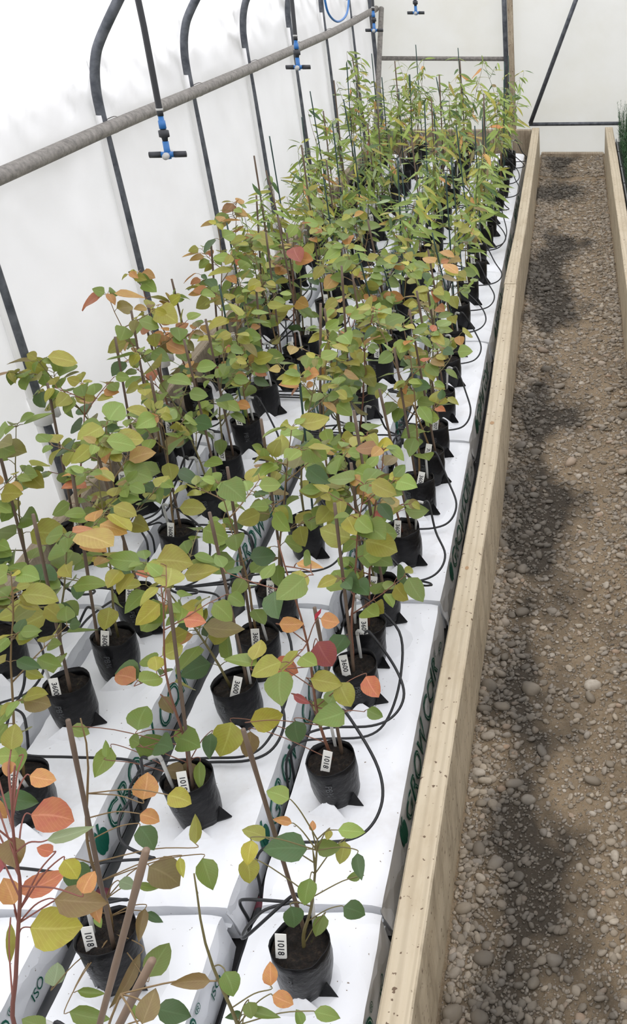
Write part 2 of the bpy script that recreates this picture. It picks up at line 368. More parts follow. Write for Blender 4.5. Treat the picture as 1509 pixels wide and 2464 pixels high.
# ------------------------------------------------------------------ sleepers and boards
def beam(name, pts, w, h, mat, label, top=0.0, xside=1, knots=()):
    """a sawn timber through pts (left top edge), w wide to +x, h deep"""
    base = Vector((pts[0][0], pts[0][1], top - h)); mb = MB(); vs = []
    P = []
    for (x0, y0), (x1, y1) in zip(pts[:-1], pts[1:]):
        k = max(2, int((y1 - y0) / .12))
        P += [(x0 + (x1 - x0) * i / k, y0 + (y1 - y0) * i / k) for i in range(k)]
    P.append(pts[-1])
    e = .003; sec = [(0, e), (0, h - e), (e, h), (w - e, h), (w, h - e), (w, e), (w - e, 0), (e, 0)]
    for (x, y) in P:
        for (sx, sz) in sec:
            j = .0008
            vs.append((x - base.x + sx + j * noise.noise((y * 9, sx * 50, sz * 9)), y - base.y, sz + j * noise.noise((y * 8, sx * 40 + 7, sz * 9))))
    n = 8; fs = [(a * n + b, (a + 1) * n + b, (a + 1) * n + (b + 1) % n, a * n + (b + 1) % n) for a in range(len(P) - 1) for b in range(n)]
    fs += [tuple(range(n)), tuple((len(P) - 1) * n + b for b in range(n - 1, -1, -1))]
    mb.add(vs, fs); o = obj(name, mb, mat); o.location = base; autosmooth(o, 35)
    if label: tag(o, label, 'timber')
    for (kx, ky, r) in knots:
        kv = [(r * .8 * math.cos(a), r * 1.3 * math.sin(a), 0) for a in [2 * math.pi * i / 14 for i in range(14)]]
        k = obj('knot', MB().add(kv + [(0, 0, .0004)], [(i, (i + 1) % 14, 14) for i in range(14)]), 'knot_wood', o)
        k.location = (kx - base.x, ky - base.y, h + .0006)
    return o
beam('sleeper_timber', [(-.274, -.3), (-.272, .77), (-.268, 1.42), (-.257, 2.36), (-.261, 2.8), (-.274, 3.828)], .049, .27, 'pine', 'long pale pine sleeper edging the white slabs, ending at the butt joint', knots=[(-.245, 1.86, .0055), (-.238, 2.6, .008)])
beam('sleeper_timber', [(-.277, 3.834), (-.268, 4.65), (-.272, 6.97)], .049, .27, 'pine', 'pale pine sleeper edging the slabs between butt joint and end wall')
beam('sleeper_timber', [(.22, -.3), (.214, 3.3)], .052, .27, 'pine', 'pale pine sleeper across the gravel path, running up to its butt joint')
beam('sleeper_timber', [(.2135, 3.306), (.216, 4.2), (.219, 6.99)], .052, .27, 'pine', 'pale pine sleeper between gravel path and green conifer trays')
beam('side_board', [(-1.298, -.3), (-1.298, 3.4)], .034, .26, 'weathered_board', 'stained brown board along the foot of the film wall', top=.008)
beam('side_board', [(-1.297, 3.406), (-1.297, 6.99)], .034, .26, 'weathered_board', 'stained brown board along the film wall reaching the end wall', top=.0)
eb = obj('end_board', bevel_mesh(MB().box((-1.26, 0, 0), (-.276, .04, .235)).mesh('end_board', False), .004), 'weathered_board', loc=(0, 6.94, -.245)); tag(eb, 'brown board closing the slab bed before the end wall', 'timber')
o = obj('floor', MB(), None)
bpy.data.objects.remove(o)
fl = obj('weed_mat', MB().add([(-1.27, -.3, -.185), (-.272, -.3, -.185), (-.272, 6.94, -.185), (-1.27, 6.94, -.185)], [(0, 1, 2, 3)]), 'weed_mat'); tag(fl, kind='structure')
fr = obj('weed_mat', MB().add([(.268, -.3, -.12), (1.3, -.3, -.12), (1.3, 7.1, -.12), (.268, 7.1, -.12)], [(0, 1, 2, 3)]), 'weed_mat'); tag(fr, kind='structure')

# ------------------------------------------------------------------ gravel path
def gz(x, y):
    return -.252 + .010 * noise.noise((x * 5, y * 3, 1)) + .004 * noise.noise((x * 22, y * 22, 5)) + .30 * x * x + (.012 if y > 6.6 else 0)
xs = np.linspace(-.226, .226, 46); ys = np.concatenate([np.arange(.3, 3, .012), np.arange(3, 7.22, .04)])
vs = [(x, y, gz(x, y) + .0018 * noise.noise((x * 90, y * 90, 2))) for y in ys for x in xs]; n = len(xs)
mb = MB().add(vs, [(a * n + b, a * n + b + 1, (a + 1) * n + b + 1, (a + 1) * n + b) for a in range(len(ys) - 1) for b in range(n - 1)])
floor = obj('floor', mb, 'dirt'); tag(floor, kind='structure')
rng = random.Random(11)
def stone_mesh(seed, sub):
    bm = bmesh.new(); bmesh.ops.create_icosphere(bm, subdivisions=sub, radius=1)
    r = random.Random(seed); off = r.uniform(0, 90); sc = (1, r.uniform(.6, .9), r.uniform(.38, .6))
    for v in bm.verts:
        d = 1 + .34 * noise.noise(v.co * .9 + Vector((off, 0, 0))) + .10 * noise.noise(v.co * 2.1 + Vector((0, off, 0)))
        v.co = Vector((v.co.x * sc[0], v.co.y * sc[1], v.co.z * sc[2])) * d
    me = bpy.data.meshes.new('stone'); bm.to_mesh(me); bm.free()
    me.polygons.foreach_set('use_smooth', [True] * len(me.polygons)); return me
SM = [stone_mesh(i, 2) for i in range(8)]; SS = [stone_mesh(50 + i, 2) for i in range(6)]
for s in SM: s.materials.append(MATS['stone'])
def path_x(r, edge):
    if r.random() < edge:
        return -.219 + abs(r.gauss(0, .065)) if r.random() < .62 else .215 - abs(r.gauss(0, .05))
    return r.uniform(-.21, .21)
placed = []
for k in range(300):
    for _ in range(40):
        y = .82 + 3.9 * rng.random() ** 1.5; s = rng.choice([.008, .0095, .011, .0125, .014, .016, .019]) * (1 + .10 * (y - 1)); x = path_x(rng, .72)
        if k < 12: s = rng.uniform(.019, .026); x = path_x(rng, .5)
        x = max(-.215 + s, min(.21 - s, x))
        if all((x - a) ** 2 + (y - b) ** 2 > (.85 * (s + c)) ** 2 for a, b, c in placed): break
    placed.append((x, y, s))
    o = obj('stone', SM[k % 8], None, floor); o.location = (x, y, gz(x, y) + s * .22)
    o.rotation_euler = (rng.gauss(0, .2), rng.gauss(0, .2), rng.uniform(0, 6.28)); o.scale = (s, s, s)
def stone_field(name, count, smin, smax, edge, protos, seed, ypow):
    r = random.Random(seed); V = []; F = []; T = []; off = 0
    data = []
    for me in protos:
        co = np.empty(len(me.vertices) * 3); me.vertices.foreach_get('co', co)
        fi = np.empty(len(me.polygons) * 3, dtype=np.int64); me.polygons.foreach_get('vertices', fi)
        data.append((co.reshape(-1, 3), fi.reshape(-1, 3)))
    for i in range(count):
        co, fi = data[i % len(data)]
        y = .80 + 6.38 * r.random() ** ypow; x = path_x(r, edge)
        s = (smin + (smax - smin) * r.random() ** 2) * (1 + .10 * (y - .8))
        x = max(-.218 + s, min(.214 - s, x))
        R = np.array(Matrix.Rotation(r.uniform(0, 6.28), 3, 'Z') @ Matrix.Rotation(r.gauss(0, .35), 3, 'X'))
        V.append((co * s) @ R.T + np.array([x, y, gz(x, y) + s * .2])); F.append(fi + off); off += len(co)
        T.append(np.full(len(co), r.random()))
    V = np.concatenate(V); F = np.concatenate(F); T = np.concatenate(T)
    me = bpy.data.meshes.new(name); me.vertices.add(len(V)); me.vertices.foreach_set('co', V.ravel())
    me.loops.add(F.size); me.loops.foreach_set('vertex_index', F.ravel().astype(np.int32))
    me.polygons.add(len(F)); me.polygons.foreach_set('loop_start', np.arange(0, F.size, 3, dtype=np.int32))
    me.polygons.foreach_set('use_smooth', [True] * len(F))
    me.update(calc_edges=True)
    at = me.attributes.new('tint', 'FLOAT', 'POINT'); at.data.foreach_set('value', T)
    o = obj(name, me, 'stone_fine', floor); tag(o, kind='stuff'); return o
SI = [stone_mesh(80 + i, 1) for i in range(5)]
stone_field('gravel', 10000, .0032, .0105, .45, SS, 5, 1.4)
stone_field('fine_gravel', 26000, .0016, .0048, .25, SI, 9, 1.6)

# ------------------------------------------------------------------ coir slabs
TOPZ, BOTZ = -.08, -.182
COLS = {'R': (-.528, -.301), 'M': (-.788, -.560), 'L': (-1.066, -.846), 'F': (-1.250, -1.100)}
COLNAME = {'R': 'beside the path sleeper', 'M': 'second from the path sleeper', 'L': 'third from the path sleeper', 'F': 'against the film wall board'}
BOUND = {'R': [.22, 1.035, 1.865, 2.675, 3.47, 4.27, 5.07, 5.87, 6.62], 'M': [.22, 1.03, 1.85, 2.66, 3.46, 4.26, 5.06, 5.86, 6.60],
         'L': [.22, 1.025, 1.84, 2.65, 3.45, 4.25, 5.05, 5.86, 6.58], 'F': [1.03, 1.85, 2.66, 3.46, 4.26, 5.06, 5.86, 6.6]}
SLABS = {}
def slab_mesh(x0, x1, ln, seed):
    w = x1 - x0; h = TOPZ - BOTZ; sec = []
    nt_, ns = 12, 5
    for i in range(nt_ + 1): sec.append((-.5 + i / nt_, 1.0, 't'))
    for i in range(1, ns): sec.append((.5, 1 - i / ns, 's'))
    for i in range(7): sec.append((.5 - i / 6, 0.0, 'b'))
    for i in range(1, ns): sec.append((-.5, i / ns, 's'))
    n = len(sec); ny = 56; vs = []
    for a in range(ny + 1):
        t = a / ny; y = t * ln
        e = min(t, 1 - t) * 34 / 2.0; ek = 1 - .16 * max(0, 1 - e) ** 1.8
        for (sx, sz, kd) in sec:
            r = 1.0 - .08 * sz ** 1.3                        # bulging side
            px = sx * w * r * (1 - .05 * max(0, 1 - e))
            top = h * (1 - .07 * (2 * sx) ** 6) * ek
            pz = top * sz
            q = (px * 9 + seed, y * 9, pz * 9)
            edge = max(0, abs(2 * sx) - .55) / .45
            wr = noise.noise((q[0] * 1.2, q[1] * 1.0, q[2])) * .006 + noise.noise((q[0] * 4, q[1] * 3.1, q[2] * 2)) * .0022 + edge * noise.noise((q[0] * 2, y * 34, q[2])) * .004
            if kd == 't': pz += wr * .8
            elif kd == 's':
                crimp = noise.noise((y * 42 + seed, pz * 22, seed)) * .004
                px += (1 if sx > 0 else -1) * (wr * .7 + crimp)
            vs.append((px, y, max(pz, 0)))
    fs = [(a * n + b, a * n + (b + 1) % n, (a + 1) * n + (b + 1) % n, (a + 1) * n + b) for a in range(ny) for b in range(n)]
    fs += [tuple(range(n - 1, -1, -1)), tuple(ny * n + b for b in range(n))]
    mb = MB().add(vs, fs); mb.f = [tuple(reversed(f)) for f in mb.f]
    return mb
TXT = text_mesh('GROW COIR', .074, .0012, 1.02); TXT_IN = text_mesh('GROW COIR', .074, -.0026, 1.02)
TXT_R = text_mesh('\u00ae', .022); TXT_ISO = text_mesh('ISO', .026)
def pepper():
    mb = MB()
    for cx_, cz_, rx, rz in ((-.010, 0, .013, .021), (.010, 0, .013, .021), (0, -.003, .011, .022)):
        mb.add([(cx_ + rx * math.cos(a), cz_ + rz * math.sin(a), 0) for a in [2 * math.pi * i / 14 for i in range(14)]], [tuple(range(14))])
    mb.add([(-.002, .018, 0), (.004, .018, 0), (.012, .033, 0), (.005, .036, 0)], [(0, 1, 2, 3)])
    mb.add([(-.016, .022, 0), (-.003, .020, 0), (-.006, .031, 0)], [(0, 1, 2)])
    return mb.mesh('icon', False)
PEP = pepper()
def wrap_side(me, bvh, y0, z0, lift):
    """lay flat lettering (x along the slab, y up) onto the slab's +x side"""
    v = []
    for q in me.vertices:
        y, z = y0 + q.co.x, z0 + q.co.y
        h = bvh.ray_cast(Vector((1, y, z)), Vector((-1, 0, 0)))[0]
        v.append((h.x + lift if h else .1, y, z))
    return MB().add(v, [tuple(p.vertices) for p in me.polygons])
for col, (x0, x1) in COLS.items():
    bs = BOUND[col]
    for k, (ya, yb) in enumerate(zip(bs[:-1], bs[1:])):
        seed = ord(col) * 3.1 + k * 7.7; rg = random.Random(seed); ln = yb - ya - .016
        t = empty('coir_slab', ((x0 + x1) / 2 + rg.uniform(-.004, .004), ya, BOTZ)); SLABS[(col, k)] = t
        mb = slab_mesh(x0, x1, ln, seed); body = obj('slab_cover', mb, 'slab_film', t); autosmooth(body, 38)
        bvh = BVHTree.FromPolygons([Vector(q) for q in mb.v], mb.f); t_h = TOPZ - BOTZ
        if ya < 5.2 and col != 'F':
            y0 = ln * .5; z0 = t_h * .50
            lt = obj('lettering', wrap_side(TXT, bvh, y0 + .02, z0, .0016), 'print_green', body); lt['label'] = 'dark green brand lettering on the slab side'
            obj('lettering_inline', wrap_side(TXT_IN, bvh, y0 + .02, z0, .0024), 'print_pale', lt)
            obj('pepper_icon', wrap_side(PEP, bvh, y0 - .235, z0 + .002, .0016), 'print_green', body)
            obj('lettering', wrap_side(TXT_R, bvh, y0 + .245, z0 + .02, .0016), 'print_green', body)
            obj('lettering', wrap_side(TXT_ISO, bvh, y0 + .30, z0 - .012, .0016), 'print_green', body)
        # welded end fins
        for e, yy in ((-1, 0), (1, ln)):
            nx = 12; fv = []
            for j in range(2):
                for i in range(nx + 1):
                    xx = (x1 - x0) * .44 * (2 * i / nx - 1)
                    fv.append((xx, yy + e * (-.004 + j * .011) , t_h * (.42 + .05 * math.sin(i * 1.3 + seed)) + j * .012 * noise.noise((i * .9, seed, e))))
            fv += [(a_, b_, c_ - .002) for a_, b_, c_ in fv]; m_ = 2 * (nx + 1)
            fs = [(i, i + 1, nx + 2 + i, nx + 1 + i) for i in range(nx)] + [(m_ + i, m_ + nx + 1 + i, m_ + nx + 2 + i, m_ + i + 1) for i in range(nx)]
            fs += [(nx + 1 + i, nx + 2 + i, m_ + nx + 2 + i, m_ + nx + 1 + i) for i in range(nx)]
            obj('end_seam', MB().add(fv, fs), 'slab_film', t)
        # crumpled corner tuck toward the aisle side
        if col in 'RML':
            cv = []
            for j in range(5):
                for i in range(5):
                    cv.append(((x1 - x0) * .5 * (.86 + .16 * i / 4) + .006 * noise.noise((i, j, seed)), -.004 + .05 * j / 4 * (1 - i / 6) + .006 * noise.noise((i * 1.3, j, seed + 4)), t_h * (.72 - .16 * i - .01 * j) + .006 * noise.noise((i, j * 1.7, seed + 9))))
            cv += [(a_ - .0015, b_, c_ - .0015) for a_, b_, c_ in cv]
            fs = [(j * 5 + i, j * 5 + i + 1, (j + 1) * 5 + i + 1, (j + 1) * 5 + i) for j in range(4) for i in range(4)]
            fs += [tuple(25 + q for q in reversed(f)) for f in fs]
            obj('corner_tuck', MB().add(cv, fs), 'slab_film', t)
        lab = ('white plastic coir slab %s in the slab row %s' % ('touching the end board' if k == len(bs) - 2 else ORD[len(bs) - 2 - k] + ' from the end board', COLNAME[col]))
        tag(t, lab, 'grow slab', 'white coir slabs in rows')
def slab_at(col, y):
    bs = BOUND[col]
    for k in range(len(bs) - 1):
        if bs[k] <= y < bs[k + 1]: return SLABS[(col, k)]
    return SLABS[(col, 0)]

# main irrigation pipes in the gaps
def main_pipe(x, r, label):
    pts = [(x + .004 * noise.noise((y * 2, x, 0)), y, -.182 + r + .001) for y in np.arange(.2, 6.7, .25)]
    t = empty('supply_pipe', (x, .2, -.183))
    obj('pipe_body', MB().tube([(a - x, b - .2, c + .183) for a, b, c in pts], r, 14), 'pipe_black', t)
    for y in (1.09, 2.4, 3.7): obj('joint_ring', MB().tube([(0, y - .2 - .012, r + .001), (0, y - .2 + .012, r + .001)], r + .0018, 14), 'clamp_red' if y < 2 else 'dark_plastic', t)
    tag(t, label, 'pipe')
main_pipe(-.817, .0185, 'black irrigation pipe between the second and third slab rows')
main_pipe(-.544, .0080, 'thin black irrigation pipe between the path-side and second slab rows')
main_pipe(-1.083, .0080, 'black irrigation pipe between the third and wall-side slab rows')

# ------------------------------------------------------------------ leaf shapes
def leaf_mesh(name, kind, seed):
    r = random.Random(seed); nu, nv = (4, 6)
    vs = []; uv = []
    asym = r.uniform(-.06, .06); fold = r.uniform(.05, .30); droop = r.uniform(-.05, .28); wav = r.uniform(0, .05); twist = r.uniform(-.4, .4)
    for j in range(nv + 1):
        t = j / nv
        if kind == 'round': w = .41 * math.sin(math.pi * min(1, t ** .80)) ** .62 * (1 - .22 * t)
        elif kind == 'ovate': w = .34 * math.sin(math.pi * t ** .70) ** .85
        elif kind == 'heart': w = .46 * math.sin(math.pi * t ** .62) ** .70 * (1 - .15 * t)
        else: w = .098 * math.sin(math.pi * t ** .72) ** .9
        if j == nv: w = .004
        if j == 0: w = max(w, .012)
        bend = droop * t * t if kind != 'lance' else (.10 + droop * 1.5) * t * t
        for i in range(nu + 1):
            s = 2 * i / nu - 1
            x = s * w + asym * math.sin(math.pi * t); z = abs(s) ** 1.4 * w * fold + wav * math.sin(5 * t + 2 * s) * abs(s) - bend
            z += twist * s * w * t
            vs.append((x, t * (1 - .25 * max(0, bend)), z)); uv.append((s, t))
    n = nu + 1; fs = [(j * n + i, j * n + i + 1, (j + 1) * n + i + 1, (j + 1) * n + i) for j in range(nv) for i in range(nu)]
    me = MB().add(vs, fs).mesh(name)
    ul = me.uv_layers.new(name='UVMap')
    for lp in me.loops: ul.data[lp.index].uv = uv[lp.vertex_index]
    me.materials.append(MATS['leaf']); return me
RL = [leaf_mesh('leaf', k, i) for i, k in enumerate(['round', 'round', 'ovate', 'heart', 'round', 'ovate', 'round', 'heart'])]
LL = [leaf_mesh('leaf', 'lance', 40 + i) for i in range(6)]
COLR = {'g': (.140, .205, .034), 'd': (.062, .118, .034), 'y': (.275, .270, .036), 'Y': (.350, .335, .032), 'o': (.470, .225, .060), 'O': (.470, .160, .060),
        'r': (.300, .070, .055), 'b': (.175, .128, .042), 'p': (.220, .280, .140), 'l': (.190, .268, .046)}
def put_leaf(parent, me, base, tip_dir, normal, length, width_k, color, r):
    y = tip_dir.normalized(); z = (normal - y * normal.dot(y))
    z = z.normalized() if z.length > 1e-4 else y.orthogonal().normalized()
    x = y.cross(z); M = Matrix((x, y, z)).transposed().to_4x4()
    o = bpy.data.objects.new('leaf', me); C.objects.link(o); o.parent = parent
    M = Matrix.Translation(base) @ M @ Matrix.Diagonal((length * width_k, length, length, 1)); o.matrix_basis = M
    k = r.uniform(.86, 1.16); o.color = (color[0] * k * r.uniform(.93, 1.07), color[1] * k, color[2] * k, 1)
    return o
def pick(r, w):
    s = r.random() * sum(w.values())
    for k, v in w.items():
        s -= v
        if s <= 0: return k
    return k

# shared small things
def bag_mesh(seed):
    r = random.Random(seed); n = 28; prof = [(.0365, -.003), (.0400, .012), (.0425, .035), (.0435, .06), (.0435, .085), (.0438, .0995), (.0428, .1005), (.0425, .086)]
    ph = r.uniform(0, 6); vs = []
    for i, (rr, z) in enumerate(prof):
        for j in range(n):
            a = 2 * math.pi * j / n
            sq = 1 + .035 * math.cos(4 * a + .6) * (1 - z / .13)
            w = .0030 * noise.noise((math.cos(a) * 1.6 + seed, math.sin(a) * 1.6, z * 22)) + .0014 * noise.noise((math.cos(a) * 5, math.sin(a) * 5 + seed, z * 70))
            zz = z + (.0045 * noise.noise((math.cos(a) * 1.3, math.sin(a) * 1.3, seed)) if i >= 4 else 0)
            vs.append(((rr * sq + w) * math.cos(a), (rr * sq + w) * math.sin(a), zz))
    k = len(prof); fs = [(i * n + j, i * n + (j + 1) % n, (i + 1) * n + (j + 1) % n, (i + 1) * n + j) for i in range(k - 1) for j in range(n)]
    fs.append(tuple(range(n - 1, -1, -1)))
    me = MB().add(vs, fs).mesh('bag'); me.materials.append(MATS['bag_black']); return me
def soil_mesh(seed):
    n = 20; vs = [(0, 0, .089)]; fs = []
    for q in range(1, 6):
        for j in range(n):
            a = 2 * math.pi * j / n; rr = .0422 * q / 5
            vs.append((rr * math.cos(a), rr * math.sin(a), .087 + .011 * noise.noise((rr * 90 * math.cos(a) + seed, rr * 90 * math.sin(a), seed)) - (.002 if q == 5 else 0)))
    fs = [(0, 1 + j, 1 + (j + 1) % n) for j in range(n)] + [(1 + (q - 1) * n + j, 1 + q * n + j, 1 + q * n + (j + 1) % n, 1 + (q - 1) * n + (j + 1) % n) for q in range(1, 5) for j in range(n)]
    me = MB().add(vs, fs).mesh('potting_mix'); me.materials.append(MATS['potting_mix']); return me
BAGS = [bag_mesh(i * 5.3 + 1) for i in range(5)]; SOIL = [soil_mesh(i * 3.1) for i in range(4)]
PBT = text_mesh('PB\u00be', .0165)
def wrap_cyl():
    v = []
    for q in PBT.vertices:                       # reads downwards on the side that faces the path head
        a = -math.pi / 2 + q.co.y / .0445; v.append((.0466 * math.cos(a), .0466 * math.sin(a), .062 - q.co.x))
    me = MB().add(v, [tuple(p.vertices) for p in PBT.polygons]).mesh('bag_print', False); me.materials.append(MATS['bag_print']); return me
PBM = wrap_cyl()
gus = MB().add([(.030, -.020, .001), (.060, -.012, .004), (.036, .004, .001), (.041, -.008, .030), (.030, -.018, -.004), (.058, -.011, .0), (.036, .004, -.004)],
               [(0, 1, 3), (1, 2, 3), (0, 3, 2), (4, 6, 5), (0, 4, 5, 1), (1, 5, 6, 2)]).mesh('bag_corner', False)
gus.materials.append(MATS['bag_black'])
fv = []
for j in range(4):
    for i in range(7):
        s = 2 * i / 6 - 1; t = j / 3
        fv.append((s * .036 * (1 - .86 * t), -.058 + .013 * t + .004 * abs(s), .001 + .029 * t * (1 - .15 * abs(s))))
fv += [(a, b + .0012, c) for a, b, c in fv]
ff = [(j * 7 + i, j * 7 + i + 1, (j + 1) * 7 + i + 1, (j + 1) * 7 + i) for j in range(3) for i in range(6)]
FLAP = MB().add(fv, ff + [tuple(28 + q for q in reversed(f)) for f in ff]).mesh('cut_flap'); FLAP.materials.append(MATS['slab_film'])
TAGM = bevel_mesh(MB().box((-.0085, -.0006, -.03), (.0085, .0006, .026)).mesh('plant_label', False), .0005, 1); TAGM.materials.append(MATS['tag_white'])
NUMS = {}
for s in ('3600', '707', '1018'):
    me = text_mesh(s, .0135, .0002, 1.0)
    for q in me.vertices: q.co = Vector((q.co.y * 1.0, -.0011, -q.co.x + .004))
    me.materials.append(MATS['ink']); NUMS[s] = me
peg = MB().tube([(0, 0, 0), (0, 0, .055), (0, 0, .103)], [.0022, .0032, .0032], 6).tube(spline([(0, 0, .10), (0, -.001, .108), (0, -.006, .112), (0, -.018, .110)], 3), .0036, 6).mesh('dripper_peg'); peg.materials.append(MATS['peg_grey'])

# ------------------------------------------------------------------ pots: where they stand
PIX = {
 'R': [(715, 2262), (797, 1815), (855, 1592), (872, 1500), (912, 1402), (970, 1268), (1007, 1150), (1030, 1083), (1042, 1020), (1060, 938), (1076, 858), (1088, 790), (1125, 672), (1145, 625), (1147, 580), (1175, 490), (1192, 458), (1205, 428), (1225, 365)],
 'M': [(255, 2245), (455, 1868), (565, 1640), (612, 1525), (660, 1412), (732, 1250), (790, 1143), (830, 1080), (860, 1030), (875, 930), (915, 850), (935, 815), (962, 785), (985, 675), (1005, 625)],
 'L': [(45, 1865), (157, 1645), (265, 1530), (325, 1424), (418, 1272), (495, 1160), (540, 1090), (590, 1010), (635, 925), (675, 865), (712, 835), (735, 798), (785, 722), (805, 690), (822, 655), (842, 628)],
 'F': [(-5, 1520), (80, 1425), (187, 1262), (315, 1150), (378, 1075), (420, 1025), (470, 935), (535, 872), (580, 815), (645, 750), (700, 665)]}
RIMZ = .02
EXTRA = {'R': [(-.425, .70), (-.43, 3.56), (-.415, 4.58), (-.41, 4.76), (-.40, 5.76), (-.39, 5.94)],
         'M': [(-.665, .715), (-.66, .55), (-.65, 3.58), (-.655, 4.24), (-.64, 4.48), (-.66, 4.72), (-.645, 4.88), (-.655, 5.05), (-.64, 5.3), (-.66, 5.55), (-.65, 5.72), (-.64, 5.88), (-.65, 6.12), (-.65, 6.35)],
         'L': [(-.945, 4.32), (-.955, 4.54), (-.94, 4.7), (-.95, 4.86), (-.945, 5.12), (-.96, 5.34), (-.94, 5.5), (-.95, 5.66), (-.945, 5.92), (-.955, 6.15), (-.94, 6.35)],
         'F': [(-1.16, 3.66), (-1.17, 4.05), (-1.165, 4.28), (-1.17, 4.5), (-1.16, 4.72), (-1.17, 4.95), (-1.165, 5.2), (-1.17, 5.45), (-1.16, 5.7), (-1.17, 5.95), (-1.165, 6.2)]}
FACE = {'R': (-.538 + .06, -.303 - .06), 'M': (-.74, -.62), 'L': (-1.01, -.89), 'F': (-1.205, -1.145)}
STAKE = {  # measured tops of canes, by pot pixel
 ('R', 715): (585, 1755), ('R', 797): (757, 1462), ('R', 855): (805, 1210), ('R', 872): (845, 1115), ('R', 912): (851, 985), ('R', 970): (913, 936), ('R', 1007): (949, 838), ('R', 1030): (985, 745), ('R', 1042): (1003, 700), ('R', 1060): (1028, 690), ('R', 1076): (1030, 600), ('R', 1088): (1040, 560),
 ('M', 255): (165, 1740), ('M', 455): (405, 1420), ('M', 565): (504, 1233), ('M', 612): (547, 1124), ('M', 660): (628, 1008), ('M', 732): (717, 877), ('M', 790): (769, 735), ('M', 830): (781, 742), ('M', 860): (822, 640), ('M', 875): (848, 660), ('M', 915): (862, 610), ('M', 935): (885, 530), ('M', 962): (905, 590),
 ('L', 157): (80, 1240), ('L', 265): (172, 1125), ('L', 325): (250, 1035), ('L', 418): (362, 905), ('L', 495): (443, 818), ('L', 540): (495, 768), ('L', 590): (528, 685), ('L', 635): (617, 700), ('L', 675): (640, 560), ('L', 712): (668, 520), ('L', 735): (690, 560),
 ('F', 80): (0, 1095), ('F', 187): (114, 922), ('F', 315): (277, 811), ('F', 378): (316, 748), ('F', 420): (338, 735), ('F', 470): (413, 671), ('F', 535): (508, 585), ('F', 580): (546, 538), ('F', 645): (617, 470), ('F', 700): (640, 410)}
pots = []
for col in 'RMLF':
    lst = []
    for (u, v) in PIX[col]:
        q = hit(u, v, z=RIMZ); lo, hi = FACE[col]
        lst.append(dict(col=col, x=min(max(q.x, lo), hi), y=q.y, key=(col, u)))
    for (x, y) in EXTRA[col]: lst.append(dict(col=col, x=x, y=y, key=(col, 'e', y)))
    lst.sort(key=lambda d: -d['y'])
    for i, d in enumerate(lst):
        d['ord'] = i; d['gap'] = {1: [lst[j - 1]['y'] - lst[j]['y'] for j in (i, i - 1) if j > 0] + [.5, .5], -1: [lst[j]['y'] - lst[j + 1]['y'] for j in (i, i + 1) if j + 1 < len(lst)] + [.5, .5]}
    pots += lst

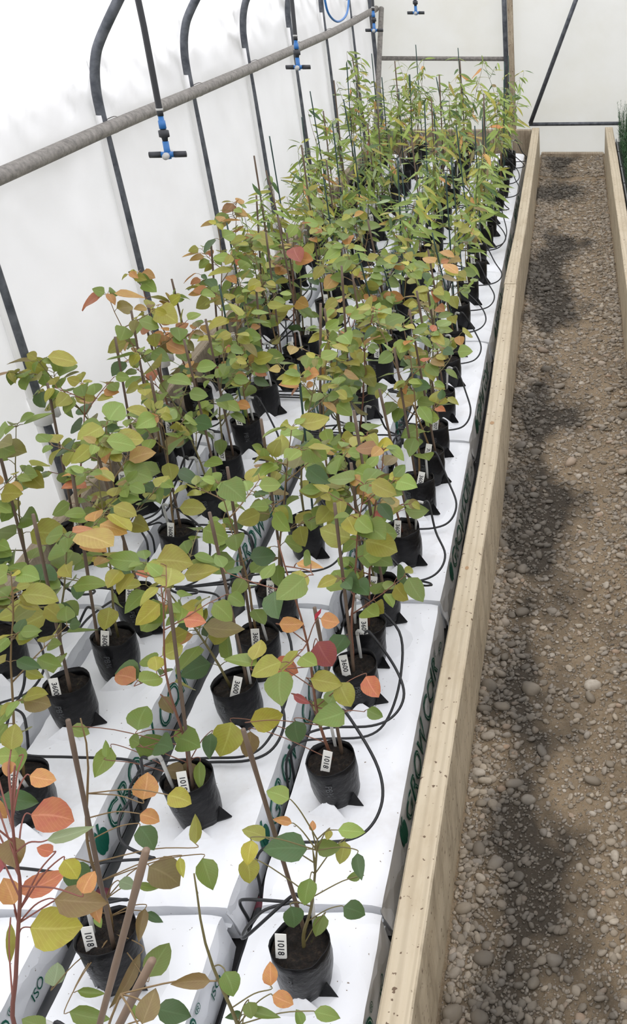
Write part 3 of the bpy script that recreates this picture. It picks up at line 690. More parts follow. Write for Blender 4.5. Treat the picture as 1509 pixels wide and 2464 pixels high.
# hero leaves read off the photograph: (u, v, tip angle, length px, width px, colour)
HERO = {
 ('M', 'e', .715): [(178, 1958, 8, 100, 82, 'O'), (20, 2060, 95, 92, 86, 'r'), (61, 2132, 250, 67, 48, 'o'), (143, 2112, -25, 102, 52, 'O'), (172, 2221, 0, 112, 98, 'Y'), (235, 2160, 5, 118, 70, 'b'),
    (210, 2086, 60, 58, 46, 'Y'), (258, 2113, -60, 54, 42, 'o'), (267, 2175, 80, 75, 34, 'o'), (160, 1861, 10, 58, 46, 'o'), (91, 1761, -80, 60, 46, 'y'), (65, 1808, 180, 66, 42, 'l'), (78, 1837, 100, 36, 30, 'o'),
    (40, 1937, 40, 68, 38, 'o'), (100, 1915, 10, 88, 46, 'd'), (48, 2270, 92, 100, 20, 'y'), (150, 2034, 200, 38, 32, 'O'), (82, 2040, 90, 72, 60, 'b'), (222, 1995, -15, 100, 30, 'p'), (100, 2453, 200, 60, 40, 'g'), (15, 1850, 130, 60, 40, 'l'), (30, 1990, 60, 50, 30, 'g')],
 ('M', 255): [(280, 2294, -15, 88, 42, 'g'), (223, 2290, 100, 56, 24, 'g'), (300, 2370, 120, 130, 28, 'b'), (133, 2347, -80, 52, 46, 'p'), (222, 2394, 5, 62, 22, 'g'), (220, 2452, 10, 92, 42, 'g'), (240, 2228, 70, 32, 18, 'l'),
    (358, 1916, -80, 64, 58, 'o'), (443, 1952, 20, 60, 50, 'Y'), (370, 1992, 20, 50, 38, 'o'), (360, 2038, 60, 68, 50, 'd'), (477, 2012, 270, 68, 30, 'y'), (403, 2120, 30, 88, 76, 'b'), (508, 2120, 70, 80, 50, 'g'), (443, 2105, 80, 48, 20, 'Y'),
    (345, 2238, 100, 76, 26, 'b'), (375, 2216, 30, 46, 20, 'd'), (386, 2316, -60, 80, 58, 'g'), (360, 2145, 10, 46, 20, 'l'), (190, 2130, 60, 80, 60, 'd'), (310, 2140, 20, 40, 30, 'p')],
 ('M', 'e', .55): [(355, 2438, -70, 80, 52, 'b'), (420, 2453, 10, 92, 54, 'd'), (455, 2383, 175, 90, 36, 'b'), (300, 2455, 200, 60, 40, 'g')],
 ('R', 'e', .70): [(549, 2379, 70, 62, 48, 'g'), (646, 2349, 265, 56, 36, 'o'), (680, 2411, 20, 56, 38, 'o'), (635, 2446, 15, 78, 28, 'g'), (599, 2438, 80, 38, 34, 'g'), (788, 2446, 10, 66, 36, 'g'), (718, 2452, 250, 38, 26, 'g'), (560, 2450, 170, 40, 20, 'd')],
 ('R', 715): [(692, 2196, 80, 54, 48, 'd'), (764, 2222, 110, 50, 36, 'g'), (843, 2180, 20, 56, 46, 'd'), (722, 2128, 100, 62, 44, 'g'), (666, 2025, 180, 100, 72, 'd'), (772, 2019, 0, 58, 42, 'g'), (823, 1971, 0, 66, 38, 'l'), (806, 2035, 100, 52, 36, 'y'),
    (843, 2060, 80, 62, 30, 'd'), (837, 2095, 170, 34, 22, 'g'), (585, 2088, 80, 62, 48, 'y'), (579, 2033, 100, 58, 38, 'Y'), (592, 1990, 200, 58, 40, 'y'), (658, 1957, 190, 44, 20, 'o'), (642, 1890, 200, 56, 44, 'l'), (730, 1965, 270, 26, 16, 'o'), (768, 1987, 100, 24, 18, 'y')],
 ('R', 797): [(753, 1852, 175, 98, 66, 'y'), (788, 1546, 60, 70, 64, 'r'), (692, 1588, 20, 64, 54, 'O'), (792, 1615, 10, 78, 50, 'y'), (841, 1645, 50, 64, 50, 'y'), (899, 1636, 60, 58, 46, 'O'), (709, 1467, 0, 56, 38, 'o'), (801, 1462, 10, 44, 40, 'o'),
    (787, 1685, 20, 66, 34, 'g'), (648, 1713, -10, 78, 58, 'Y'), (718, 1747, 80, 54, 50, 'd'), (546, 1773, 110, 82, 72, 'Y'), (600, 1790, 100, 64, 44, 'b'), (730, 1660, 30, 44, 18, 'r')],
 ('M', 455): [(360, 1726, -70, 64, 60, 'g'), (382, 1802, 10, 90, 76, 'g'), (460, 1780, 90, 66, 56, 'g'), (425, 1856, 190, 46, 40, 'b'), (458, 1863, 90, 58, 40, 'b'), (490, 1869, 90, 66, 26, 'g'), (254, 1830, 120, 76, 46, 'l'), (263, 1797, 270, 42, 18, 'l'), (206, 1752, 20, 44, 34, 'l'), (515, 1800, 100, 60, 34, 'd'), (420, 1700, 60, 50, 30, 'b')]}

def plant_colors(r, kind, zt, y, red):
    if kind == 'lance':
        w = {'g': 3.2, 'l': 4.2, 'y': 1.2 + 1.2 * zt, 'd': 1.3, 'p': .6, 'o': .12 + .5 * zt * zt, 'b': .35, 'r': .02 + .1 * red}
    else:
        w = {'d': 1.3 * (1 - zt) + .3, 'g': 3.0 - 1.2 * zt, 'l': 2.0, 'y': .9 + 1.5 * zt, 'b': .5, 'o': (.05 + .9 * zt) * red, 'O': .3 * zt * red, 'r': .10 * zt * red, 'Y': .2}
    k = pick(r, w); c_ = COLR[k]
    if k in 'oOrb':
        g_ = COLR[r.choice('gly')]; f_ = r.uniform(.0, .6); c_ = tuple(a_ * (1 - f_) + b_ * f_ for a_, b_ in zip(c_, g_))
    if kind == 'lance': c_ = tuple(min(.6, a_ * 1.22) for a_ in c_)
    return c_
READ = set()
for pi, d in enumerate(pots):
    r = random.Random(1000 + pi * 17); col = d['col']; X, Y = d['x'], d['y']
    where = COLNAME[col]
    rowtxt = {'R': 'path-side row', 'M': 'second row from path', 'L': 'third row from path', 'F': 'wall-side row'}[col]
    nth = ORD[d['ord']] if d['ord'] else 'first'
    num = '1018' if Y < 1.3 and d['key'] != ('L', 157) else ('3600' if Y < 2.32 else '707')
    kind = 'lance' if Y > 3.62 or (Y > 3.36 and r.random() < .5) else 'round'
    t = empty('potted_seedling', (X, Y, TOPZ)); t.rotation_euler = (r.gauss(0, .03), r.gauss(0, .03), 0)
    rz = r.uniform(-.35, .35)
    b = obj('bag', BAGS[pi % 5], None, t); b.rotation_euler.z = rz
    if Y < 3.4:
        o = obj('bag_print', PBM, None, b); o.rotation_euler.z = r.uniform(-.5, .3) - rz
    if Y < 5.0:
        o = obj('bag_corner', gus, None, t); o.rotation_euler.z = r.uniform(-.35, .1)
    obj('potting_mix', SOIL[pi % 4], None, t)
    fl_ = obj('cut_flap', FLAP, None, slab_at(col, Y)); fl_.location = (X - fl_.parent.location.x, Y - fl_.parent.location.y, TOPZ - BOTZ - .003); fl_.rotation_euler.z = r.uniform(-.35, .25)
    # --- the cane
    top = STAKE.get(d['key']); stake_top = None
    ca = math.pi / 2 + r.uniform(-1.2, 1.2); base = Vector((X + .022 * math.cos(ca), Y + .022 * math.sin(ca), TOPZ + .07))
    if d['key'] == ('M', 'e', .715): top = (352, 2045)
    if d['key'] == ('M', 'e', .55): top = (366, 2350)
    if top: stake_top = hit(top[0], top[1], y=Y + r.uniform(-.01, .02))
    elif Y > 3.3 and r.random() < .82: stake_top = base + Vector((r.gauss(0, .02), r.gauss(0, .02), r.uniform(.42, .62)))
    if stake_top is not None:
        L_ = stake_top - base
        if L_.length > .8: stake_top = base + L_ * (.8 / L_.length)
        cm = 'cut_cane' if Y < .8 else ('green_cane' if (Y > 3.2 and r.random() < .6) or r.random() < .12 else 'bamboo')
        sk = empty('support_cane', base); V = stake_top - base
        rad = (.0042 if Y < .8 else .0031) if cm != 'green_cane' else .0026
        pts = [V * (i / 10) + Vector((.0012 * noise.noise((i, pi, 0)), .0012 * noise.noise((i, 0, pi)), 0)) for i in range(11)]
        obj('cane', MB().tube(pts, [rad * (1.12 if i % 4 == 1 else 1) for i in range(11)], 8), cm, sk)
        if d['key'] == ('R', 797): obj('flag_ribbon', MB().add([tuple(V * .97 + Vector(q)) for q in ((0, -.004, 0), (.012, -.004, .012), (.009, -.002, .001), (-.006, -.003, -.03), (-.002, -.005, -.012))], [(0, 1, 2), (0, 2, 4, 3)]), 'red_tape', sk)
        shade = {'bamboo': 'brown bamboo', 'green_cane': 'thin dark green', 'cut_cane': 'thick pale brown'}[cm]
        tag(sk, '%s cane in the %s pot from the end wall, %s' % (shade, nth, rowtxt), 'cane', 'plant canes')
    # --- the label
    if Y < 5.4 and r.random() < (.97 if Y < 2.6 else .8):
        a = -math.pi / 2 + r.uniform(-.75, .45); px, py = .0285 * math.cos(a), .0285 * math.sin(a)
        lb = empty('plant_label', (X + px, Y + py, TOPZ + .092)); lb.rotation_euler = (r.uniform(-.5, -.15), r.gauss(0, .14), r.uniform(-.2, .2))
        s_ = obj('label_strip', TAGM, None, lb); s_.location.z = .012
        o = obj('lettering', NUMS[num], None, s_)
        if r.random() < .3: o.rotation_euler = (0, 0, 0)
        tag(lb, 'white plastic label inked %s in the %s pot from end wall, %s' % (num, nth, rowtxt), 'label', 'plant labels')
    # --- the plant
    zs = .085                                      # soil height over the slab
    lean = Vector((0, 0, 1))
    if stake_top is not None: lean = (stake_top - base).normalized()
    sm = MB(); leaves = 0
    red = r.choice([.2, .5, .9, 1.3]) if kind == 'round' else r.random()
    if d['key'][1] in (470, 535, 580, 420): red = 5.0
    hero = HERO.get(d['key'])
    hgt = r.uniform(.30, .44) if kind == 'round' else (r.uniform(.32, .45) if Y < 4.9 else r.uniform(.44, .60))
    if col == 'F' and Y < 3.3: hgt = r.uniform(.38, .47)
    if kind == 'round':
        scol = r.choice([(.20, .13, .055), (.20, .085, .05), (.16, .135, .05)])
    else: scol = r.choice([(.20, .15, .05), (.16, .09, .045), (.14, .15, .05)])
    def stem_curve(p0, dirv, L, k=7, wob=.012):
        pts = [p0]; dv = dirv.normalized()
        for i in range(k):
            dv = (dv + Vector((r.gauss(0, wob * 6), r.gauss(0, wob * 6), .01))).normalized()
            q_ = pts[-1] + dv * (L / k); q_.x = max(q_.x, -1.262 - X); pts.append(q_)
        return pts
    def leaf_here(p, out, lat=None, size=None, zt=.5, color=None):
        """a leaf on a short petiole leaving p toward out"""
        if X + p.x + out.normalized().x * size < -1.285: out = Vector((abs(out.x) + .2, out.y, out.z))
        out = out.normalized(); pet = size * r.uniform(.18, .34) if kind == 'round' else size * .05
        e = p + out * pet + Vector((0, 0, .15 * pet))
        if pet > .004: sm.tube([p, (p + e) / 2 + Vector((0, 0, pet * .12)), e], [.0010, .0008, .0007], 4, False)
        droop = r.uniform(-.25, .75) if kind == 'round' else r.uniform(.0, .9)
        td = (Vector((out.x, out.y, out.z * .3)) + Vector((0, 0, -droop))).normalized()
        nr = Vector((r.gauss(0, .38), r.gauss(-.42, .38), 1)) if kind == 'round' else Vector((r.gauss(0, .5), r.gauss(-.3, .4), 1))
        me = r.choice(RL) if kind == 'round' else r.choice(LL)
        put_leaf(t, me, e, td, nr, size, r.uniform(.85, 1.15), color or plant_colors(r, kind, zt, Y, red), r)
    if hero:
        if d['key'] == ('M', 'e', .715):
            px = [(55, 2464), (66, 2340), (78, 2240), (92, 2120), (86, 2040), (86, 1930), (100, 1830)]; scol = (.20, .065, .045)
            P = [hit(u, v, y=Y - .06 + .0 * v) - Vector(t.location) for u, v in px]; stem = spline([Vector((0, 0, zs))] + [P[0] * .5 + Vector((0, 0, .02))] + P, 4)
        elif d['key'] == ('R', 715):
            P = [hit(u, v, y=Y) - Vector(t.location) for u, v in [(724, 2238), (738, 2170), (742, 2060), (742, 1998)]]; stem = spline([Vector((.005, .0, zs))] + P, 4); scol = (.15, .125, .045)
        else:
            V = lean * hgt * (1.15 if Y < 1 else 1.35); stem = [Vector((0, 0, zs)) + V * (i / 10) + Vector((.006 * math.sin(i * .8 + pi), .006 * math.cos(i * .7), 0)) for i in range(11)]
        sm.tube(stem, [.0032 - .0022 * i / (len(stem) - 1) for i in range(len(stem))], 6)
        R3 = Matrix(((1, 0, 0), (0, math.cos(PITCH), math.sin(PITCH)), (0, -math.sin(PITCH), math.cos(PITCH))))
        right = Vector((1, 0, 0)); down = Vector((0, -math.sin(PITCH), -math.cos(PITCH)))
        for (u, v, ang, lp, wp, cc) in HERO[d['key']]:
            dy = r.uniform(-.035, .03)
            cpos = hit(u, v, y=Y + dy - .03 if d['key'] == ('M', 'e', .715) else Y + dy)
            if cpos.z < TOPZ + .06: cpos = hit(u, v, z=TOPZ + .06)
            dist = (cpos - Vector((0, 0, CAMH))); dep = dist.y * math.cos(PITCH) - dist.z * math.sin(PITCH)
            mpp = dep / FPX; vd = dist.normalized()
            a = math.radians(ang); td = right * math.cos(a) + down * math.sin(a); td = (td - vd * td.dot(vd)).normalized()
            td = (td + vd * r.uniform(-.25, .25)).normalized()
            nr = -vd + Vector((r.gauss(0, .18), r.gauss(0, .18), r.uniform(0, .35)))
            Ln = lp * mpp * 1.04; base_l = cpos - Vector(t.location) - td * Ln * .5
            ratio = wp / lp; me = LL[pi % 6] if ratio < .26 else (RL[2] if ratio < .52 else (RL[5] if ratio < .66 else r.choice([RL[0], RL[1], RL[4], RL[6]])))
            nat = .19 if ratio < .26 else (.66 if ratio < .66 else .76)
            READ.add(put_leaf(t, me, base_l, td, nr, Ln, ratio / nat, COLR[cc], r))
            # petiole and twig back to the stem, leaving it a little below the leaf
            near = min(stem, key=lambda q: (q - base_l - Vector((0, 0, -.03))).length)
            pb = base_l - td * Ln * .12; mid = near.lerp(pb, .6) + Vector((0, 0, .004 + .04 * (pb - near).length))
            tw = spline([near, mid, pb, base_l + td * Ln * .02], 4)
            sm.tube(tw, [.00105 - .0004 * i / (len(tw) - 1) for i in range(len(tw))], 5, False)
        if d['key'] in (('M', 455), ('R', 797)):
            base_sz = .056
            for i in (3, 5, 6, 8, 9):
                phi = r.uniform(0, 6.28); out = Vector((math.cos(phi), math.sin(phi), .3)); br = stem_curve(stem[i], out, r.uniform(.05, .11), 4, .02)
                sm.tube(br, [.0012 - .0005 * q / 4 for q in range(5)], 5)
                for q in range(1, 5): leaf_here(br[q], Vector((r.gauss(0, 1), r.gauss(0, 1), .3)), size=base_sz * r.uniform(.5, 1.05), zt=i / 10)
    elif kind == 'round':
        stem = stem_curve(Vector((r.uniform(-.01, .01), r.uniform(-.008, .008), zs)), (lean + Vector((r.gauss(0, .07), r.gauss(0, .07), 0))), hgt, 10, .010)
        sm.tube(stem, [.0030 - .0021 * i / 10 for i in range(11)], 6)
        phi = r.uniform(0, 6.28); base_sz = r.uniform(.054, .072)
        for i in range(2, 11):
            zt = i / 10; p = stem[i]; phi += 2.2 + r.gauss(0, .3)
            out = Vector((math.cos(phi), math.sin(phi), r.uniform(0, .5)))
            if 2 < i < 10 and r.random() < .62:
                Lb = r.uniform(.06, .16) * (1.15 - zt * .5); br = stem_curve(p, out + Vector((0, 0, .35)), Lb, 5, .02)
                sm.tube(br, [.0016 - .0009 * q / 5 for q in range(6)], 5)
                for q in range(1, 6):
                    s_ = r.choice((-1, 1)); lat = Vector((-out.y * s_, out.x * s_, r.uniform(-.1, .4))) + out * .6
                    leaf_here(br[q], lat, size=base_sz * r.uniform(.55, 1.05) * (1.05 - .08 * q), zt=min(1, zt + .1 * q * .5))
                    if q >= 2 and r.random() < .55: leaf_here(br[q], Vector((out.y * s_, -out.x * s_, .2)) + out * .6, size=base_sz * r.uniform(.5, .9), zt=min(1, zt + .25))
            else:
                leaf_here(p, out, size=base_sz * r.uniform(.7, 1.1), zt=zt)
                if r.random() < .75: leaf_here(p, Vector((-out.x, -out.y, out.z)), size=base_sz * r.uniform(.7, 1.1), zt=zt)
        for q in range(3): leaf_here(stem[-1], Vector((math.cos(q * 2.1 + phi), math.sin(q * 2.1 + phi), .9)), size=base_sz * r.uniform(.35, .6), zt=1)
    else:
        nst = r.choice([1, 2]) if Y < 4.4 else 2
        for sn in range(nst):
            stem = stem_curve(Vector((r.uniform(-.012, .012), r.uniform(-.012, .012), zs)), lean + Vector((r.gauss(.12 if col == 'R' and Y > 5.6 else 0, .10), r.gauss(0, .10), 0)), hgt * (1 if sn == 0 else .75), 14, .008)
            sm.tube(stem, [.0024 - .0017 * i / 14 for i in range(15)], 5)
            phi = r.uniform(0, 3.14)
            for i in range(4 if Y < 4.9 else 6, 15):
                zt = i / 14; p = stem[i]; phi += math.pi / 2 + r.gauss(0, .25)
                for sgn in (0, math.pi):
                    out = Vector((math.cos(phi + sgn), math.sin(phi + sgn), r.uniform(.3, 1.0) + .5 * zt))
                    if 4 < i < 12 and r.random() < .2:
                        br = stem_curve(p, out + Vector((0, 0, .5)), r.uniform(.05, .11), 4, .02); sm.tube(br, [.0011 - .0006 * q / 4 for q in range(5)], 4)
                        for q in range(1, 5): leaf_here(br[q], Vector((r.gauss(0, 1), r.gauss(0, 1), .5)), size=r.uniform(.05, .085), zt=min(1, zt + .2))
                    elif r.random() < .80:
                        leaf_here(p, out, size=r.uniform(.09, .14) * (1.08 - .45 * zt), zt=zt)
    so = obj('stem', sm.mesh('stem'), 'stem', t); so.color = (*scol, 1)
    desc = {'round': 'round-leaved' if red < .9 else 'orange-tipped round-leaved', 'lance': 'narrow-leaved'}[kind]
    tag(t, '%s gum seedling in black bag, %s pot from end wall, %s' % (desc, nth, rowtxt), 'potted plant', 'gum seedlings on the slabs')
    d.update(nth=nth, rowtxt=rowtxt)

# ------------------------------------------------------------------ what is in the way: world-space boxes in a grid, tested triangle by triangle
def wmat(o):
    M = o.matrix_basis.copy()
    while o.parent: o = o.parent; M = o.matrix_basis @ M
    return M
class Space:
    CELL = .12
    def __init__(s): s.g = {}
    def cells(s, lo, hi):
        a = [int(math.floor(q / s.CELL)) for q in lo]; b = [int(math.floor(q / s.CELL)) for q in hi]
        return [(x, y, z) for x in range(a[0], b[0] + 1) for y in range(a[1], b[1] + 1) for z in range(a[2], b[2] + 1)]
    def solid(s, vs, fs, own=None):
        A = np.array(vs); return dict(v=vs, f=fs, lo=A.min(0), hi=A.max(0), own=own, b=None)
    def tree(s, e):
        if e['b'] is None: e['b'] = BVHTree.FromPolygons(e['v'], e['f'])
        return e['b']
    def add(s, e):
        for c in s.cells(e['lo'], e['hi']): s.g.setdefault(c, []).append(e)
    def hits(s, e, skip=None, most=99):
        n = 0; seen = set()
        for c in s.cells(e['lo'], e['hi']):
            for q in s.g.get(c, ()):
                if id(q) in seen: continue
                seen.add(id(q))
                if skip is not None and q['own'] is skip: continue
                if (q['lo'] > e['hi']).any() or (e['lo'] > q['hi']).any(): continue
                if s.tree(e).overlap(s.tree(q)):
                    n += 1
                    if n >= most: return n
        return n
POLY = {}
def polys(me):
    if me.name not in POLY: POLY[me.name] = ([v.co.copy() for v in me.vertices], [tuple(p.vertices) for p in me.polygons])
    return POLY[me.name]
def solid_of(sp, o, own=None, M=None):
    v, f = polys(o.data); M = M or wmat(o); return sp.solid([M @ q for q in v], f, own)
SP = Space()
for o in list(C.objects):
    k = o.name.split('.')[0]
    if k in ('bag', 'bag_corner', 'stem', 'slab_cover', 'side_board', 'hoop_pipe', 'rail_pipe', 'sleeper_timber', 'corner_brace', 'cut_flap', 'end_board', 'door_post', 'door_stud', 'end_bar', 'film_clip', 'weed_mat'):
        SP.add(solid_of(SP, o, o if k == 'stem' else None))

# canes and labels stand beside the stems, not through them: shift where they enter the soil
r = random.Random(31)
for o in [q for q in C.objects if q.name.split('.')[0] == 'label_strip']:
    t = o.parent; L0 = t.location.copy(); best = None
    pot = min(pots, key=lambda d: (d['x'] - L0.x) ** 2 + (d['y'] - L0.y) ** 2)
    for attempt in range(30):
        if attempt:
            a = -math.pi / 2 + r.uniform(-1.0, 1.0); rad = r.uniform(.024, .0295)
            t.location = (pot['x'] + rad * math.cos(a), pot['y'] + rad * math.sin(a), L0.z)
        e = solid_of(SP, o); n = SP.hits(e)
        if best is None or n < best[0]: best = (n, t.location.copy(), e)
        if n == 0: break
    t.location = best[1]; SP.add(best[2])
for o in [q for q in C.objects if q.name.split('.')[0] == 'cane']:
    t = o.parent; B0 = t.location.copy(); V = Vector(o.data.vertices[-1].co); V = sum((q.co for q in list(o.data.vertices)[-8:]), Vector()) / 8; top = B0 + V; best = None
    pot = min(pots, key=lambda d: (d['x'] - B0.x) ** 2 + (d['y'] - B0.y) ** 2)
    for attempt in range(60):
        nb, nt2 = B0, top
        if attempt:
            a = r.uniform(0, 6.28); rad = r.uniform(.012, .030); nb = Vector((pot['x'] + rad * math.cos(a), pot['y'] + rad * math.sin(a), B0.z))
            if attempt > 15: nt2 = top + Vector((r.gauss(0, .0006 * attempt), r.gauss(0, .0012 * attempt), 0))
        W = nt2 - nb; M = Matrix.Translation(nb) @ V.rotation_difference(W).to_matrix().to_4x4()
        e = solid_of(SP, o, None, M); n = SP.hits(e)
        if best is None or n < best[0]: best = (n, M, e)
        if n == 0: break
    t.matrix_basis = best[1]; SP.add(best[2])

PIPETOP = {-.544: -.182 + .016, -.817: -.182 + .037, -1.083: -.182 + .016}
for pi, d in enumerate(pots):
    r = random.Random(7000 + pi * 13); col, X, Y, nth, rowtxt = d['col'], d['x'], d['y'], d['nth'], d['rowtxt']
    best = None
    for attempt in range(70):
        a = r.uniform(-.6, 3.7); px, py = .027 * math.cos(a), .027 * math.sin(a)
        dirx = 1 if col == 'F' else (1 if col == 'R' and r.random() < .6 else r.choice((-1, 1)))
        pr = dirx * r.uniform(.9, 2.0); tilt = (r.gauss(0, .06), r.gauss(0, .06))
        tipd = Vector((math.sin(pr), -math.cos(pr), 0))
        gapx = {'R': -.544, 'M': -.544 if r.random() < .45 else -.817, 'L': -.817, 'F': -1.083}[col]
        rr_ = r.uniform(.070, .112) if attempt > 12 else r.uniform(.092, .112)
        S = Vector((-px, -py, 0)); D = -.05; lay = .012 + .022 * r.random() ** 1.5
        ga = d['gap']; sg = 1 if ga[1][0] > ga[-1][0] else -1
        if abs(ga[1][0] - ga[-1][0]) < .05 or attempt > 25: sg = r.choice((1, -1))
        g0 = ga[sg][0]; yr = min(.12, g0 / 2) if g0 > .19 else (min(g0 + min(ga[sg][1], .26) / 2, .30) if attempt < 30 or r.random() < .5 else g0 / 2)
        yr += r.uniform(-.012, .012); gy = r.uniform(.015, .07); gj = r.uniform(-.004, .004)
        Mp = Matrix.Translation((X + px, Y + py, TOPZ + .05)) @ Matrix.Rotation(pr, 4, 'Z') @ Matrix.Rotation(tilt[1], 4, 'Y') @ Matrix.Rotation(tilt[0], 4, 'X')
        p0 = (Matrix.Rotation(pr, 4, 'Z') @ Matrix.Rotation(tilt[1], 4, 'Y') @ Matrix.Rotation(tilt[0], 4, 'X')) @ Vector((0, -.017, .110))
        ex = gapx - X - px + gj; zp = PIPETOP[gapx] - TOPZ
        pts = [p0, p0 + Vector((dirx * .014, 0, -.001)), S + Vector((dirx * .080, sg * yr * .08, D + .094)), S + Vector((dirx * rr_, sg * yr * .45, D + .045 + lay * .5)),
               S + Vector((dirx * rr_ * .86, sg * yr * .82, D + .012 + lay)), S + Vector((dirx * .045, sg * yr, D + lay + .003)), S + Vector((math.copysign(.04, gapx - X), sg * yr * 1.02, D + lay)),
               S + Vector((gapx - X - math.copysign(.022, gapx - X), sg * (yr + gy * .4), D + lay * .8 + .003)), Vector((ex, -py + sg * (yr + gy * .9), D + .002)), Vector((ex, -py + sg * (yr + gy * 1.3), D + zp * .6)), Vector((gapx - X - px, -py + sg * (yr + gy * 1.45), D + zp - .001))]
        tm = MB().tube(spline(pts, 6), .0027, 6)
        O = Vector((X + px, Y + py, TOPZ + .05))
        te = SP.solid([Vector(q) + O for q in tm.v], tm.f); pv, pf = polys(peg); pe = SP.solid([Mp @ q for q in pv], pf)
        n = SP.hits(te) + SP.hits(pe)
        if best is None or n < best[0]: best = (n, tm, te, pe, O, pr, tilt)
        if n == 0: break
    n, tm, te, pe, O, pr, tilt = best
    dl = empty('drip_line', O); pg = obj('dripper_peg', peg, None, dl); pg.rotation_euler = (tilt[0], tilt[1], pr)
    obj('tube', tm, 'tube_black', dl); SP.add(te); SP.add(pe)
    tag(dl, 'black drip tube and grey peg feeding %s pot from end wall, %s' % (nth, rowtxt), 'drip line', 'drip tubes')

# leaves give way to canes, tubes and one another, turning about their own stalk
r = random.Random(77)
stem_of = {}
for o in C.objects:
    if o.name.split('.')[0] == 'stem': stem_of[o.parent] = o
LV = [o for o in C.objects if o.name.split('.')[0] == 'leaf']
for o in sorted(LV, key=lambda q: q not in READ):
    M0 = o.matrix_basis.copy(); PW = wmat(o.parent); own = stem_of.get(o.parent); base = M0.translation.copy(); best = None; soft = .5 if o in READ else 1
    for attempt in range(70):
        M = M0
        if attempt:
            ax = Vector((r.gauss(0, 1), r.gauss(0, 1), r.gauss(0, 1))).normalized(); k = [1, .86, .7, .55, .42, .32][min(5, attempt // 11)]
            M = Matrix.Translation(base) @ Matrix.Rotation(r.gauss(0, (.12 + .05 * attempt) * soft), 4, ax) @ Matrix.Scale(k, 4) @ Matrix.Translation(-base) @ M0
        e = solid_of(SP, o, None, PW @ M); n = SP.hits(e, own, best[0] if best else 99)
        if best is None or n < best[0]: best = (n, M, e)
        if n == 0: break
    if best[1] is not M0: o.matrix_basis = best[1]
    SP.add(best[2])

# ------------------------------------------------------------------ hanging sprinklers
def sprinkler(u, v, uh, vh_, x, rot, label, big=True):
    q = hit(u, v, x=x); top = hit(uh, vh_, x=x - .0)
    t = empty('hanging_sprinkler', q); dz = (top - q); dz = dz * (1.0 / dz.z)
    body = MB()
    ax = dz.normalized()
    def P(s, off=(0, 0, 0)): return ax * s + Vector(off)
    obj('cross_body', MB().tube([P(-.004), P(.036)], .0075, 10).tube([P(.006, (-.017, 0, 0)), P(.006, (.017, 0, 0))], .0068, 10).tube([P(.006, (0, -.015, 0)), P(.006, (0, .015, 0))], .0068, 10), 'blue_plastic', t)
    c, s = math.cos(rot), math.sin(rot)
    for dx, dy in ((1, 0), (-1, 0)):
        obj('nozzle', MB().tube([P(.006, (dx * .015, 0, 0)), P(.006, (dx * .043, 0, 0))], [.0075, .0072], 12), 'dark_plastic', t)
    for dy in (1, -1):
        nz = obj('nozzle', MB().tube([P(.006, (0, dy * .013, 0)), P(.006, (0, dy * .028, 0))], [.0078, .0074], 12), 'grey_plastic', t); nz['label'] = 'pale grey nozzle'
    obj('valve', MB().tube([P(.034), P(.044), P(.046), P(.060), P(.062), P(.066)], [.006, .0075, .0125, .0125, .007, .006], 12), 'dark_plastic', t)
    obj('adaptor', MB().tube([P(.064), P(.082), P(.0825), P(.098)], [.0085, .0085, .0068, .006], 12), 'blue_plastic', t)
    obj('clamp_ring', MB().tube([P(.104), P(.109)], .0085, 12), 'grey_plastic', t)
    L = 1.531 - q.z; up = Matrix.Rotation(-rot, 3, 'Z') @ Vector((-.70 - q.x, dz.y * L, L))     # meets the overhead hose
    hs = [P(.072), P(.11), dz * (L * .35), dz * (L * .7), up]
    obj('hose', MB().tube(spline(hs, 5), .0058, 10), 'tube_black', t)
    t.rotation_euler = (0, 0, rot)
    for ch in t.children:
        if ch.name.startswith('hose'): continue
        ch.scale = (.78, .78, .78)
    tag(t, label, 'sprinkler', 'hanging sprinklers')
sprinkler(405, 378, 338, 0, -.76, .12, 'blue and black cross sprinkler hanging farthest from the end wall')
sprinkler(718, 166, 704, 0, -.76, .05, 'blue cross sprinkler hanging third from the end wall')
sprinkler(901, 76, 897, 0, -.76, .03, 'blue cross sprinkler hanging before the corner hoop')
sprinkler(1001, 34, 997, -60, -.62, .06, 'blue cross sprinkler hanging in front of the plain end film')
lp = [hit(u, v, x=-.76) for u, v in [(776, -60), (782, 0), (792, 35), (812, 52), (832, 38), (839, 5), (838, -60)]]
o = obj('hose_loop', MB().tube([q - lp[0] for q in spline(lp, 6)], .0036, 8), 'blue_plastic', loc=lp[0]); tag(o, 'thin blue hose loop hanging near the rail', 'hose')
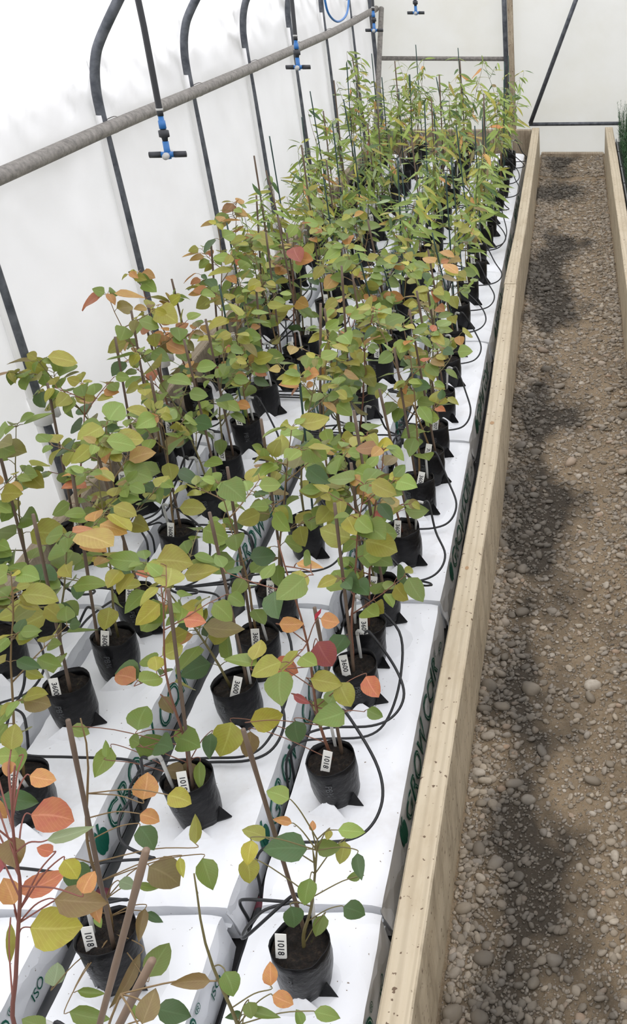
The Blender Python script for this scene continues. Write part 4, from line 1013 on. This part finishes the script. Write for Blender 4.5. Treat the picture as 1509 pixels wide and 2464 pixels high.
oh = pipe('overhead_hose', [(-.70, .2, 1.531), (-.70, 7.1, 1.531)], .009, 'tube_black', 'long black overhead hose the sprinklers hang from', 'hose')

# ------------------------------------------------------------------ conifer trays in the other bed
rg = random.Random(3)
for k in range(7):
    y0 = 6.86 - .40 * (k + 1) - .0 ; t = empty('seedling_tray', (.288, y0, -.119))
    w, ln, h = .30, .385, .075
    mb = MB().box((0, 0, 0), (w, ln, .055))
    obj('tray_shell', bevel_mesh(mb.mesh('tray_shell', False), .005), 'tray_black', t)
    for xr in (-.002, w - .006): obj('tray_rim', bevel_mesh(MB().box((xr, .01, .05), (xr + .008, ln - .01, h)).mesh('tray_rim', False), .0015, 1), 'tray_edge', t)
    fo = MB()
    for q in range(190):
        bx_, by_ = rg.uniform(.012, w - .02), rg.uniform(.02, ln - .02); hh = rg.uniform(.13, .22) * (1.3 if k == 0 else 1)
        sx, sy = max(rg.gauss(0, .02), -bx_), rg.gauss(0, .012)
        fo.tube([(bx_, by_, .05), (bx_ + sx, by_ + sy, .05 + hh)], [.0012, .0006], 3, False)
        for m_ in range(26):
            u = .2 + .8 * m_ / 26; a = rg.uniform(0, 6.28); ll = rg.uniform(.018, .032) * (1.15 - .6 * u)
            b0 = Vector((bx_ + sx * u, by_ + sy * u, .05 + hh * u)); b1 = b0 + Vector((math.cos(a) * ll, math.sin(a) * ll, ll * .6)); b0.x = max(b0.x, -.008); b1.x = max(b1.x, -.010); b0.y = min(max(b0.y, -.004), ln + .004); b1.y = min(max(b1.y, -.005), ln + .005); sd = Vector((-math.sin(a), math.cos(a), 0)) * .0016
            fo.add([b0 - sd, b0 + sd, b1], [(0, 1, 2)])
    f_ = obj('conifer_foliage', fo, 'conifer', t); tag(f_, kind='stuff')
    tag(t, 'black tray of dense dark green conifer seedlings, %s from the end wall' % ORD[k], 'seedling tray', 'conifer trays in the other bed')

# ------------------------------------------------------------------ lift the whole place so that the gravel lies at zero
for o in list(C.objects):
    if o.parent is None: o.location.z += ZO
